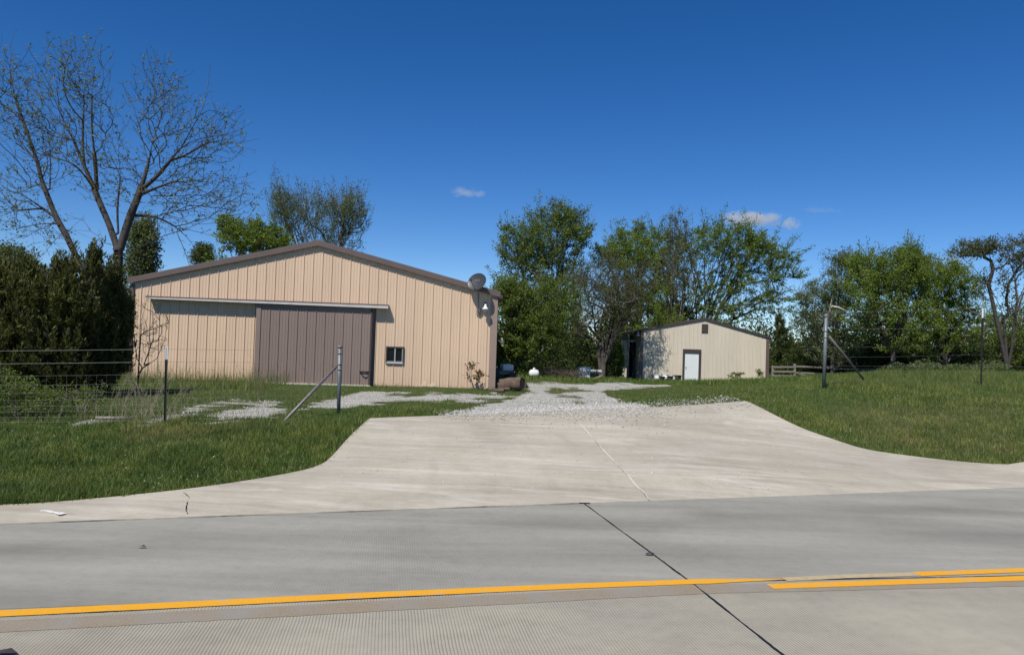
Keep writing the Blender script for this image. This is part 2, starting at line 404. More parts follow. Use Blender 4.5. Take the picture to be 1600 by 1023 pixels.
RUTG2 = [(850, 605.5), (900, 606), (930, 611), (920, 615), (880, 611), (850, 608)]
def bnoise(x, y, s, seed=0):
    r = np.random.RandomState(seed); v = 0
    for k in range(6):
        a = r.uniform(0, 6.28); f = s * r.uniform(.6, 1.8); v = v + np.sin((x * math.cos(a) + y * math.sin(a)) * f + r.uniform(0, 6.28))
    return v / 6
def gravel_at(x, y):
    P = np.stack([x, y, H(x, y)], -1).reshape(-1, 3); px, py = project(P)
    g = np.maximum(polymask(px, py, DRIVE, 12), polymask(px, py, STRIP, 11) * .72)
    g = np.maximum(g, polymask(px, py, PATCHL, 22) * .70)
    g -= polymask(px, py, RUTG, 10) * .50 + polymask(px, py, RUTG2, 6) * .5
    xx, yy = np.ravel(x), np.ravel(y); w_ = bnoise(xx, yy, 1.7, 4) * .8 + bnoise(xx, yy, 4.5, 14) * .75 + bnoise(xx, yy, 11, 24) * .5
    g = g + w_ * np.clip(g * 3, 0, 1) * np.clip(1.45 - g, .25, 1) * .9
    ok = (P[:, 1] > 10) & (P[:, 1] < 45)
    return np.where(ok, np.clip(g, 0, 1), 0).reshape(np.shape(x))
DRYP = [(180, 700), (470, 668), (480, 655), (200, 668)]
DRYR = [(1300, 640), (1600, 625), (1600, 722), (1480, 715), (1350, 690)]
def dry_at(x, y):
    P = np.stack([x, y, H(x, y)], -1).reshape(-1, 3); px, py = project(P)
    g = np.maximum(polymask(px, py, DRYP, 25), polymask(px, py, DRYR, 25) * .7)
    g = np.maximum(g, polymask(px, py, DRIVE + [], 30) * .7)
    return g.reshape(np.shape(x))
xs = np.concatenate([-np.geomspace(1800, 24, 26), np.arange(-23, 38, .25), np.geomspace(39, 1800, 26)])
ys = np.concatenate([[-1200, -600, -250, -100, -40, -12, 0], np.arange(3, 34, .22), np.arange(34, 70, 1.0), np.geomspace(72, 3000, 24)])
X, Y = np.meshgrid(xs, ys); Z = H(X, Y)
bumpy = (np.sin(X * 1.3 + Y * .7) * np.sin(Y * 1.1 - X * .4) * .02 + np.sin(X * 3.1 - Y) * np.cos(Y * 2.7) * .008)
dE = dist_edge(X, Y)
Z = np.where(dE < .15, -.06, Z + bumpy * sstep(.5, 3, dE))
nx = len(xs); ny = len(ys)
idx = np.arange(nx * ny).reshape(ny, nx)
Fg = np.stack([idx[:-1, :-1], idx[:-1, 1:], idx[1:, 1:], idx[1:, :-1]], -1).reshape(-1, 4)
ground = npmesh('ground', np.stack([X, Y, Z], -1).reshape(-1, 3), Fg, M['ground'], smooth=True); tag(ground, kind='structure')
for nm, fn in (('gravel', gravel_at), ('dry', dry_at)):
    a = ground.data.attributes.new(nm, 'FLOAT', 'POINT'); a.data.foreach_set('value', fn(X, Y).ravel().astype(np.float32))

# ------------------------------------------------------------------ road
road = empty('road', (0, 0, 0)); tag(road, kind='structure')
# centre line joint (world) passes just below the yellow line
C0 = atz(0, 964, 0)[:2]; C1 = atz(1080, 909.5, 0)[:2]; C2 = atz(1600, 899, 0)[:2]
CD = (C2 - C0) / np.linalg.norm(C2 - C0)
def on_edge(s): return J0 + RD * s
Jc = C1
def on_centre(s): return Jc + CD * s * .97
def slab(poly, z1, z0, name, mat, gap=0):
    n = len(poly); me = MB(); c = np.mean(poly, 0)
    me.add([(p[0], p[1], z1) for p in poly] + [(p[0], p[1], z0) for p in poly], [tuple(range(n)), tuple(range(2 * n - 1, n - 1, -1))] + [(i + 1 if i + 1 < n else 0, i, i + n, (i + 1) % n + n) for i in range(n)])
    return me.build(name, mat, road)
g = .006; ST = 7.5
for k in range(-8, 9):
    a, b = on_edge(k * ST), on_edge((k + 1) * ST); c, d = on_centre((k + 1) * ST), on_centre(k * ST)
    slab([a + RD * g, d + CD * g + RN * g, c - CD * g + RN * g, b - RD * g][::-1][::-1], 0.0, -.2, 'slab', M['con_far'])
    e, f_ = on_centre((k + 1) * ST) + TA * 4.6, on_centre(k * ST) + TA * 4.6
    slab([d + CD * g - RN * g, f_ + CD * g, e - CD * g, c - CD * g - RN * g], 0.0, -.2, 'slab', M['con_near'])
e0, e1 = on_centre(-8 * ST) + TA * 4.6, on_centre(9 * ST) + TA * 4.6
slab([e0, e0 + TA * 4, e1 + TA * 4, e1], -.004, -.2, 'shoulder', M['con_drive'])
base = MB(); q0, q1, q2, q3 = on_edge(-8 * ST), on_edge(9 * ST), e1, e0
base.add([(q0[0], q0[1], -.02), (q1[0], q1[1], -.02), (q2[0], q2[1], -.02), (q3[0], q3[1], -.02)], [(0, 3, 2, 1)]); base.build('joint_bed', M['seal'], road)
def ribbon(pts, wfn, z, name, mat, parent, step=.06, jit=0.0, thick=None, seed=1):
    r = np.random.RandomState(seed); pts = np.array([p[:2] for p in pts], float); seg = np.linalg.norm(np.diff(pts, axis=0), axis=1); L = np.concatenate([[0], np.cumsum(seg)])
    n = max(2, int(L[-1] / step)); t = np.linspace(0, L[-1], n); P = np.stack([np.interp(t, L, pts[:, 0]), np.interp(t, L, pts[:, 1])], -1)
    d = np.gradient(P, axis=0); d /= np.linalg.norm(d, axis=1)[:, None]; nn = np.stack([-d[:, 1], d[:, 0]], -1)
    wob = np.convolve(r.randn(n + 8), np.ones(9) / 9, 'valid') * jit; w = np.array([wfn(a / L[-1]) for a in t]) * .5
    wa = w + r.randn(n) * jit * .3; wb = w + r.randn(n) * jit * .3
    A = P + nn * (wa + wob)[:, None]; B = P - nn * (wb - wob)[:, None]
    za = (H(A[:, 0], A[:, 1]) if callable(z) else 0) ; zz = z(A[:, 0], A[:, 1]) if callable(z) else np.full(n, z); zb = z(B[:, 0], B[:, 1]) if callable(z) else np.full(n, z)
    V = np.concatenate([np.column_stack([A, zz]), np.column_stack([B, zb])]); i = np.arange(n - 1)
    return npmesh(name, V, np.stack([i, i + n, i + n + 1, i + 1], -1), mat, parent)
# dark joints
ribbon([on_edge(0) + RN * .0, on_centre(0), on_centre(0) + TA * 4.6], lambda t: .012 + .008 * t + .006 * math.sin(t * 60), .004, 'joint_sealant', M['seal'], road, .03, .004, seed=3)
for sg in (-1, 1):
    ribbon([on_edge(ST * sg), on_centre(ST * sg), on_centre(ST * sg) + TA * 4.6], lambda t: .014, .004, 'joint_sealant', M['seal'], road, .03, .004, seed=5 + sg)
ribbon([C0 - CD * 12, C0, C1, C2, C2 + CD * 12], lambda t: max(.004, .010 + .010 * math.sin(t * 31) * math.sin(t * 83 + 1)), .004, 'joint_sealant', M['seal'], road, .04, .004, seed=9)
ribbon([on_edge(-18) - RN * .012, on_edge(-.0) - RN * .012], lambda t: .010 + .006 * math.sin(t * 90), .010, 'joint_sealant', M['seal'], road, .05, .004, seed=11)
ribbon([atz(905, 786.2, 0)[:2], atz(922, 786.6, 0)[:2]], lambda t: .04, .008, 'joint_sealant', M['seal'], road, .03, .004, seed=12)
# yellow lines
def pxl(pts): return [atz(a, b, .005)[:2] for a, b in pts]
la = pxl([(0, 957.5), (300, 943), (600, 928), (900, 914.5), (1080, 908), (1230, 904)])
d_ = (la[0] - la[1]) / np.linalg.norm(la[0] - la[1])
lft = ribbon([la[0] + d_ * 14] + la, lambda t: .115 if t < .965 else .115 * (1 - t) / .035 * .9 + .01, .005, 'lane_line', M['yellow'], road, .05, .003, seed=21)
tag(lft, 'yellow line nearer the barn, running in from the left')
lb = pxl([(1203, 915.5), (1400, 909), (1600, 902.5)]); d_ = (lb[-1] - lb[-2]) / np.linalg.norm(lb[-1] - lb[-2])
tag(ribbon(lb + [lb[-1] + d_ * 14], lambda t: .118, .0055, 'lane_line', M['yellow'], road, .05, .003, seed=22), 'lower yellow line starting right of the joint')
lc = pxl([(1432, 896), (1600, 890)]); d_ = (lc[-1] - lc[-2]) / np.linalg.norm(lc[-1] - lc[-2])
tag(ribbon(lc + [lc[-1] + d_ * 14], lambda t: .11, .005, 'lane_line', M['yellow'], road, .05, .003, seed=23), 'upper yellow line at the right')
tag(ribbon(pxl([(1225, 904), (1330, 899.5), (1432, 896)]), lambda t: .09, .0045, 'lane_line', M['faded'], road, .05, .004, seed=24), 'worn faded gap in the upper yellow line')
# tan scraped band just below the centre joint
band = NT('scraped_concrete'); bn = band.noise(60, 4, .7); bn2 = band.noise(2.5, 4)
band.color(band.mix(band.mix((.22, .175, .12), (.29, .235, .165), band.ramp(bn, [(.35, 0), (.65, 1)])), (.25, .235, .205), band.ramp(bn2, [(.4, 0), (.7, 1)]))).rough(.9); band.bump(bn, .6, .006)
bpts = [C0 - CD * 12, C0, C1, C2, C2 + CD * 12]; tn = np.array([-CD[1], CD[0]])
ribbon([p - tn * .16 for p in bpts], lambda t: .20, .0025, 'scraped_strip', band.m, road, .08, .008, seed=31)

# ------------------------------------------------------------------ driveway apron
def slabz(x, y):
    return H(x, y) + .042
def W2(px, py): return hit(px, py)[:2]
from mathutils.geometry import delaunay_2d_cdt
def chaikin(P, n=2):
    P = [np.array(p) for p in P]
    for _ in range(n): P = [P[0]] + [q for a_, b_ in zip(P[:-1], P[1:]) for q in (a_ * .75 + b_ * .25, a_ * .25 + b_ * .75)] + [P[-1]]
    return np.array(P)
pL = W2(2, 797); pR = W2(1597, 729)
Lc = chaikin([pL - RD * 30, pL - RD * 10, pL, W2(150, 785), W2(300, 769), W2(440, 747), W2(500, 733), W2(520, 716), W2(540, 692), W2(578, 657)])
Rc = chaikin([pR + RD * 30, pR + RD * 10, pR, W2(1540, 728), W2(1480, 723), W2(1410, 714), W2(1350, 705), W2(1300, 689), W2(1240, 668), W2(1166, 630)])
JA = W2(1012, 780); JB = W2(886, 646)
jd = (JA - JB) / np.linalg.norm(JA - JB); jn = np.array([-jd[1], jd[0]])
def xline(p, d, q, e):   # p + t d meets q + u e
    t = ((q[0] - p[0]) * e[1] - (q[1] - p[1]) * e[0]) / (d[0] * e[1] - d[1] * e[0]); return p + d * t
KA = xline(JB, jd, J0, RD); KB = xline(JB, jd, Lc[-1], Rc[-1] - Lc[-1])
sL = (Lc[0] - J0) @ RD; sR = (Rc[0] - J0) @ RD
driveway = empty('driveway', (0, 0, 0)); tag(driveway, kind='structure')
def densify(P, step=.25):
    out = []
    for a_, b_ in zip(P, np.roll(P, -1, 0)):
        n = max(1, int(np.linalg.norm(b_ - a_) / step)); out += [a_ + (b_ - a_) * k / n for k in range(n)]
    return np.array(out)
def inside_poly(P, x, y):
    ins = np.zeros(np.shape(x), bool); n = len(P)
    for i in range(n):
        a = P[i]; b = P[(i + 1) % n]
        ins ^= ((a[1] > y) != (b[1] > y)) & (x < (b[0] - a[0]) * (y - a[1]) / (b[1] - a[1] + 1e-12) + a[0])
    return ins
def drive_slab(poly, name):
    B = densify(np.array(poly)); gx, gy = np.meshgrid(np.arange(B[:, 0].min(), B[:, 0].max(), .3), np.arange(B[:, 1].min(), B[:, 1].max(), .3)); gx = gx.ravel(); gy = gy.ravel()
    k = inside_poly(B, gx, gy); gx, gy = gx[k], gy[k]; dm = np.min((gx[:, None] - B[None, :, 0]) ** 2 + (gy[:, None] - B[None, :, 1]) ** 2, 1); k = dm > .02; gx, gy = gx[k], gy[k]
    V = [Vector(p) for p in B] + [Vector((a_, b_)) for a_, b_ in zip(gx, gy)]
    vo, eo, fo, ov, oe, of = delaunay_2d_cdt(V, [], [list(range(len(B)))], 1, 1e-5)
    P = np.array([(v[0], v[1]) for v in vo]); d = dist_edge(P[:, 0], P[:, 1]); z = slabz(P[:, 0], P[:, 1]) * sstep(-.01, .25, d) + .003
    me = MB(); me.v = [tuple(map(float, (p[0], p[1], h))) for p, h in zip(P, z)]; me.f = []
    for f in fo:
        a_, b_, c_ = [P[i] for i in f[:3]]; me.f.append(tuple(f) if (b_[0] - a_[0]) * (c_[1] - a_[1]) - (b_[1] - a_[1]) * (c_[0] - a_[0]) > 0 else tuple(f[::-1]))
    nb = len(B); zb = slabz(B[:, 0], B[:, 1]) * sstep(-.01, .25, dist_edge(B[:, 0], B[:, 1])) + .003; m0 = len(me.v)
    me.v += [(float(p[0]), float(p[1]), float(h)) for p, h in zip(B, zb)] + [(float(p[0]), float(p[1]), float(h) - .18) for p, h in zip(B, zb)]
    me.f += [(m0 + i, m0 + nb + i, m0 + nb + (i + 1) % nb, m0 + (i + 1) % nb) for i in range(nb)]
    return me.build(name, M['con_drive'], driveway)
gj = jn * .008
drive_slab([J0 + RD * sL] + [KA + (-gj if (Lc[-1] - JB) @ jn < 0 else gj)] + [KB + (-gj if (Lc[-1] - JB) @ jn < 0 else gj)] + list(Lc[::-1]), 'slab')
drive_slab([KA + (gj if (Lc[-1] - JB) @ jn < 0 else -gj), J0 + RD * sR] + list(Rc) + [KB + (gj if (Lc[-1] - JB) @ jn < 0 else -gj)], 'slab')
ribbon([KB, KA], lambda t: .015 + .007 * math.sin(t * 23), lambda x, y: slabz(x, y) * sstep(-.01, .25, dist_edge(x, y)) + .007, 'joint_filler', M['joint'], driveway, .04, .006, seed=41)
# gentle cracks
cr = [W2(285, 775), W2(297, 783), W2(292, 795), W2(290, 806)]
ribbon(cr, lambda t: .008, lambda x, y: slabz(x, y) + .004, 'crack', M['seal'], driveway, .03, .012, seed=42)
# white efflorescence scrape and curb paint at the far ends
cr = [W2(40, 799), W2(65, 803), W2(98, 810)]
ribbon(cr, lambda t: .02 + .05 * t, lambda x, y: slabz(x, y) + .003, 'paint_scrape', simple('white_scrape', (.62, .61, .57), .9, var=.2, scale=30), driveway, .02, .02, seed=43)
DP = np.concatenate([[J0 + RD * sL], Lc, Rc[::-1], [J0 + RD * sR]])
def in_drive(x, y, grow=0):
    px, py = np.asarray(x), np.asarray(y); ins = np.zeros(px.shape, bool); n = len(DP)
    for i in range(n):
        a = DP[i]; b = DP[(i + 1) % n]
        ins ^= ((a[1] > py) != (b[1] > py)) & (px < (b[0] - a[0]) * (py - a[1]) / (b[1] - a[1] + 1e-12) + a[0])
    return ins

ins_ = in_drive(X, Y); er0 = ins_.copy(); er0[1:-1, 1:-1] &= ins_[:-2, 1:-1] & ins_[2:, 1:-1] & ins_[1:-1, :-2] & ins_[1:-1, 2:]
co = np.empty(nx * ny * 3, np.float32); ground.data.vertices.foreach_get('co', co); co = co.reshape(-1, 3); co[:, 2] -= np.where(er0.ravel(), .12, 0).astype(np.float32); ground.data.vertices.foreach_set('co', co.ravel()); ground.data.update()
# ------------------------------------------------------------------ barn
PL = aty(207, 437, 23.7); PR = aty(777, 460.5, 24.3)
BZ = .30; BO = np.array([PL[0], PL[1], BZ]); bx = np.array([PR[0] - PL[0], PR[1] - PL[1], 0]); BWID = float(np.linalg.norm(bx)); bx /= BWID
by = np.array([-bx[1], bx[0], 0])
BEAVE = 3.17; BAPEX = BEAVE + 1.43; BLEN = 18.0
def wall(px, py, off=0.0):   # ray to the barn's front plane -> local u, w
    d = ray(px, py); o = O - (BO - by * off); t = -(o @ by) / (d @ by); p = o + d * t; return float(p @ bx), float(p[2])
barn = empty('barn', tuple(BO), 'big beige ribbed steel barn with brown sliding door and satellite dish', 'barn', math.atan2(bx[1], bx[0]))
def roofz(u, e=BEAVE, a=BAPEX, w=BWID): return e + (a - e) * (1 - abs(u - w / 2) / (w / 2))
def ribh(u, pitch):   # height of the sheet profile above its plane
    t = (u % pitch) / pitch * .305
    d = min(t, .305 - t)
    if d < .008: return .028
    if d < .022: return .028 * (1 - (d - .008) / .014)
    for c in (.102, .203):
        q = abs(t - c)
        if q < .012: return .008
        if q < .018: return .008 * (1 - (q - .012) / .006)
    return 0.0
RK = [0, .008, .022, .084, .090, .114, .120, .185, .191, .215, .221, .283, .297, .305]
def strip(mb, ua, ub, zlo, zhi, pitch, y0, scale=None, thick=.0):
    k0 = math.floor(ua / pitch + 1e-6); us = [ua]
    for k in range(k0, k0 + 3):
        for r in RK:
            u = k * pitch + r / .305 * pitch
            if ua + 1e-4 < u < ub - 1e-4 and (not us or u - us[-1] > 1e-4): us.append(u)
    us.append(ub)
    vs = []
    for u in us:
        y = y0 - ribh(u + 1e-6 if u < ub - 1e-6 else u - 1e-6, pitch)
        vs += [(u, y, zlo(u) if callable(zlo) else zlo), (u, y, zhi(u) if callable(zhi) else zhi)]
    mb.add(vs, [(2 * i, 2 * i + 2, 2 * i + 3, 2 * i + 1) for i in range(len(us) - 1)])
PT = BWID / 39
du0, dz_t = wall(403, 462, .1); du1, _ = wall(582, 465, .1); _, ddz = wall(490, 601, .1)
wu0, wz1 = wall(604, 526.5); wu1, wz0 = wall(631.5, 554)
trk0, tz0 = wall(232, 452, .15); trk1, tz1 = wall(608, 465, .15)
TZ = (tz0 + tz1) / 2
core = MB()   # wall core behind the sheets, with the window hole
def corepiece(ua, ub, za, zb): core.prism([(ua, za), (ub, za), (ub, zb if not callable(zb) else zb(ub)), (ua, zb if not callable(zb) else zb(ua))], .03, .15)
top = lambda u: roofz(u) - .06
corepiece(0.02, BWID / 2, -.2, top); corepiece(BWID / 2, wu0, -.2, top)
corepiece(wu0, wu1, -.2, wz0); corepiece(wu0, wu1, wz1, top); corepiece(wu1, BWID - .02, -.2, top)
core.build('wall_core', M['trim_dark'], barn)
for k in range(39):
    mb = MB(); ua, ub = k * PT, (k + 1) * PT
    tp = lambda u: roofz(u) - .02
    cuts = [(ua, ub)]
    lo = .06 + .0
    ov0, ov1 = max(ua, wu0), min(ub, wu1)
    if ov1 > ov0 + 1e-3:
        if ov0 > ua + 1e-3: strip(mb, ua, ov0, lo, tp, PT, .0)
        if ub > ov1 + 1e-3: strip(mb, ov1, ub, lo, tp, PT, .0)
        strip(mb, ov0, ov1, lo, wz0 - BZ, PT, 0); strip(mb, ov0, ov1, wz1 - BZ, tp, PT, 0)
    else: strip(mb, ua, ub, lo, tp, PT, 0)
    mb.build('wall_panel', M['beige'], barn)
wz0 -= BZ; wz1 -= BZ; TZ -= BZ; ddz -= BZ
core_o = [o for o in barn.children if o.name.startswith('wall_core')][0]
# rebuild the core with local heights
bpy.data.objects.remove(core_o); core = MB()
corepiece(0.02, BWID / 2, -.2, top); corepiece(BWID / 2, wu0, -.2, top)
corepiece(wu0, wu1, -.2, wz0); corepiece(wu0, wu1, wz1, top); corepiece(wu1, BWID - .02, -.2, top)
core.build('wall_core', M['trim_dark'], barn)
MB().box(.0, .12, .16, BLEN, -.2, BEAVE - .05).build('side_wall', M['beige'], barn)
MB().box(BWID - .12, BWID, .16, BLEN, -.2, BEAVE - .05).build('side_wall', M['beige'], barn)
MB().prism([(0, -.2), (BWID, -.2), (BWID, BEAVE - .05), (BWID / 2, BAPEX - .05), (0, BEAVE - .05)], BLEN, BLEN + .12).build('back_wall', M['beige'], barn)
sl = math.atan2(BAPEX - BEAVE, BWID / 2)
OV = .10
for sgn in (-1, 1):
    e = BWID / 2 + OV
    def rp(t, h): return (BWID / 2 + sgn * t * e, BAPEX + .02 - (BAPEX - BEAVE) * t * e / (BWID / 2) + h)
    MB().prism([rp(0, 0), rp(1, 0), rp(1, .05), rp(0, .05)], -.10, BLEN + .2).build('roof', M['roof'], barn)
    tr = MB().prism([rp(0, -.095), rp(1.0, -.095), rp(1.0, .058), rp(0, .058)], -.135, -.102)
    tr.build('rake_trim', M['trim'], barn)
    MB().prism([rp(0, .058), rp(1.0, .058), rp(1.0, .085), rp(0, .085)], -.135, .06).build('rake_cap', M['roof'], barn)
MB().prism([(BWID / 2 - .18, BAPEX + .055), (BWID / 2, BAPEX + .105), (BWID / 2 + .18, BAPEX + .055), (BWID / 2 + .18, BAPEX + .08), (BWID / 2, BAPEX + .13), (BWID / 2 - .18, BAPEX + .08)], -.1, BLEN + .2).build('ridge_cap', M['roof'], barn)
MB().box(BWID - .20, BWID + .03, -.045, .03, -.03, BEAVE - .10).build('corner_trim', M['cornertrim'], barn)
MB().box(BWID - .0, BWID + .045, -.02, .22, -.03, BEAVE - .06).build('corner_return', M['trim_dark'], barn)
MB().box(-.04, .09, -.045, .2, -.03, BEAVE - .10).build('corner_trim', M['trim'], barn)
MB().box(BWID + .045, BWID + .18, -.12, BLEN, BEAVE - .14, BEAVE - .03).build('gutter', M['trim_dark'], barn)
MB().box(0, BWID, -.02, .05, -.05, .075).build('skirt_board', M['cornertrim'], barn)
# track hood
hd = MB(); hd.prism([(trk0, TZ + (trk1 - trk0) * .004 - .045), (trk1, TZ - .05), (trk1, TZ + .035), (trk0, TZ + .045)], -.30, -.285).build('track_hood', M['whitetrack'], barn)
MB().box(trk0, trk1, -.30, -.03, TZ + .03, TZ + .075).build('track_flashing', M['trim'], barn)
MB().box(trk0 + .02, trk1 - .02, -.22, -.16, TZ - .02, TZ + .03).build('door_track', M['galv'], barn)
# sliding door
door = MB().box(du0, du1, -.165, -.10, ddz, TZ - .05).build('sliding_door', M['trim_dark'], barn)
nd = 12; dp_ = (du1 - du0 - .16) / nd
for k in range(nd):
    mb = MB(); strip(mb, .0, dp_ - .0001, ddz + .02, TZ - .055, dp_, 0)
    for i, v in enumerate(mb.v): mb.v[i] = (v[0] + du0 + .14 + k * dp_, v[1] - .168, v[2])
    mb.build('door_panel', M['brown'], door)
MB().box(du0, du0 + .14, -.20, -.166, ddz, TZ - .052).build('door_edge', M['brown'], door)
MB().box(du1 - .02, du1 + .035, -.20, -.10, ddz, TZ - .052).build('door_edge', M['trim_dark'], door)
MB().box(du1 + .06, du1 + .13, -.035, -.024, .06, TZ - .03).build('door_jamb', M['trim'], barn)
MB().box(du0 + .3, du1 + .05, -.26, .0, .0, .07).build('concrete_sill', M['joint'], barn)
hu, hz = wall(570, 568, .1); hz -= BZ
hn = MB(); hn.tube([(hu - .11, -.195, hz + .04), (hu - .09, -.26, hz + .03), (hu + .0, -.27, hz - .02), (hu + .09, -.26, hz + .02), (hu + .11, -.195, hz + .04)], .018, 8)
hn.box(hu - .15, hu + .15, -.215, -.197, hz + .02, hz + .06); hn.build('handle', M['black'], door)
# window
win = empty('window', (wu0, -.02, wz0)); win.parent = barn; ww, wh = wu1 - wu0, wz1 - wz0
fr = MB(); t_ = .045
for b in ((0, ww, 0, t_), (0, ww, wh - t_, wh), (0, t_, t_, wh - t_), (ww - t_, ww, t_, wh - t_)): fr.box(b[0], b[1], -.03, .1, b[2], b[3])
fr.build('frame', M['trim_dark'], win)
al = MB()
for b in ((t_, ww - t_, t_, t_ + .03), (ww - t_ - .025, ww - t_, t_ + .03, wh - t_), (ww / 2 - .02, ww / 2 + .02, t_ + .03, wh - t_ )): al.box(b[0], b[1], -.012, .05, b[2], b[3])
al.build('sash', M['alu'], win)
MB().box(t_, ww / 2 - .02, .03, .038, t_ + .03, wh - t_).build('pane', M['glass'], win)
MB().box(ww / 2 + .02, ww - t_ - .025, .045, .053, t_ + .03, wh - t_).build('pane', M['glass'], win)
MB().box(t_ * .6, ww - .5 * t_, -.05, .02, t_ * .1, t_ * .9).build('sill', M['whitetrack'], win)
# white stains at the wall foot (small rubble against the wall)
for (px, w_, h_) in ((662, .10, .20), (674, .16, .14)):
    u, _z = wall(px, 600); tag(MB().prism([(u - w_, .08), (u + w_, .08), (u + w_ * .9, .08 + h_ * .5), (u + w_ * .3, .08 + h_), (u - w_ * .3, .08 + h_ * .5), (u - w_ * .8, .08 + h_ * .3)], -.026, -.0225).build('paint_patch', simple('cream_patch', (.66, .52, .36), .8, var=.1), barn))
# security light
def barn_world(u, y, z): p = BO + bx * u + by * y; return Vector((p[0], p[1], BZ + z))
lu, lz = wall(759, 467, .35); lz -= BZ
sl_ = empty('security_light', barn_world(lu, -.02, lz), 'white dome yard light on a bracket under the barn roof corner', 'outdoor light', barn.rotation_euler.z)
mb = MB(); mb.tube([(.0, 0, .16), (0, -.12, .20), (0, -.22, .17)], .016, 8); mb.box(-.04, .04, -.02, .0, .1, .2); mb.build('bracket', M['galv'], sl_)
mb = MB(); T4 = Matrix.Translation((0, -.25, 0)) @ Matrix.Scale(.85, 4)
mb.lathe([(.035, .16), (.045, .12), (.05, .06), (.11, .0), (.13, -.03), (.125, -.035)], 18, T4); mb.build('lamp_head', M['whitem'], sl_, True)
mb = MB(); mb.lathe([(.03, -.13), (.08, -.11), (.10, -.035)], 16, T4); lens = NT('frosted_lens'); lens.color((.45, .47, .46)).rough(.25); mb.build('lamp_lens', lens.m, sl_, True)
# satellite dish
dishC = aty(745, 440, 23.85)
bu, bz = wall(748, 473); bz -= BZ
dn = Vector((-.50, -.80, .33)).normalized()
sdish = empty('satellite_dish', barn_world(bu, -.05, bz), 'grey oval satellite dish on a mast above the barn roof corner', 'satellite dish')
inv = Vector(sdish.location)
Q = dn.to_track_quat('Z', 'Y').to_matrix().to_4x4(); dc = Vector(dishC) - inv
mb = MB(); prof = [(.001, -.055), (.1, -.052), (.2, -.036), (.28, -.012), (.31, .0), (.315, .004), (.315, -.006), (.28, -.024), (.2, -.05), (.1, -.068), (.001, -.072)]
TD = Matrix.Translation(dc) @ Q @ Matrix.Diagonal((1.12, .95, 1, 1)); mb.lathe(prof, 36, TD, False); mb.build('dish', M['dish'], sdish, True)
mb = MB(); mb.tube([Vector((0, 0, 0)), Vector((0, -.10, .03)), Vector((0, -.16, .2)), dc + dn * -.10], .022, 8); mb.box(-.06, .06, -.02, .02, -.10, .10); mb.build('mast', M['galvdark'], sdish)
a0 = dc + Q.to_3x3() @ Vector((0, -.26, -.02)); a1 = dc + Q.to_3x3() @ Vector((0, -.10, .36))
MB().tube([a0, a1], .014, 6).build('feed_arm', M['galvdark'], sdish)
mb = MB(); mb.tube([a1, a1 - (a1 - dc).normalized() * .09], [.035, .022], 10); mb.build('feed_horn', M['dish'], sdish)
tcu = bpy.data.curves.new('lettering', 'FONT'); tcu.body = 'dish'; tcu.size = .13; tcu.align_x = 'CENTER'; tcu.extrude = .001
lo_ = bpy.data.objects.new('lettering', tcu); COL.objects.link(lo_); lo_.parent = sdish; tcu.materials.append(M['galvdark'])
lo_me = None; lo_.matrix_local = Matrix.Translation(dc) @ Q @ Matrix.Translation((-.03, .03, -.044))

bpy.context.view_layer.update(); tm = bpy.data.meshes.new_from_object(lo_.evaluated_get(bpy.context.evaluated_depsgraph_get())); ml = lo_.matrix_local.copy(); bpy.data.objects.remove(lo_); lo_ = put('lettering', tm, None, sdish); lo_.matrix_local = ml
if not tm.materials: tm.materials.append(M['whitetrack'])
# ------------------------------------------------------------------ shed
SW0 = aty(1003, 515, 50); SW1 = aty(1201, 527, 50); SA = aty(1101, 498, 50)
SZ = -.35; sw = SW1[0] - SW0[0]
shed = empty('shed', (SW0[0], 50, SZ), 'smaller pale steel shed with white door, standing far behind the gravel drive', 'shed')
el, er_, ap = SW0[2] - SZ, SW1[2] - SZ, SA[2] - SZ; au = SA[0] - SW0[0]
def sroof(u): return el + (ap - el) * u / au if u < au else ap + (er_ - ap) * (u - au) / (sw - au)
SP = sw / 32
def sl_local(px, py): p = aty(px, py, 50); return p[0] - SW0[0], p[2] - SZ
d0, dzt = sl_local(1067, 545); d1, _ = sl_local(1095.5, 545); _, dzb = sl_local(1081, 597); dzb = max(dzb, .05)
mbs = MB()
for k in range(32):
    ua, ub = k * SP, (k + 1) * SP; tp = lambda u: sroof(u) - .03
    if ub > d0 and ua < d1:
        a, b = max(ua, d0), min(ub, d1)
        if a > ua + 1e-3: strip(mbs, ua, a, 0, tp, SP, 0)
        if ub > b + 1e-3: strip(mbs, b, ub, 0, tp, SP, 0)
        if b > a + 1e-3: strip(mbs, a, b, dzt, tp, SP, 0)
    else: strip(mbs, ua, ub, 0, tp, SP, 0)
mbs.build('front_wall', M['shedpanel'], shed)
mb = MB(); SL = 9.0
for a, b, z in ((0, d0, -.3), (d0, d1, dzt), (d1, au, -.3), (au, sw, -.3)):
    if b > a: mb.prism([(a, z), (b, z), (b, sroof(b) - .05), (a, sroof(a) - .05)], .03, .12)
mb.build('wall_core', M['trim_dark'], shed)
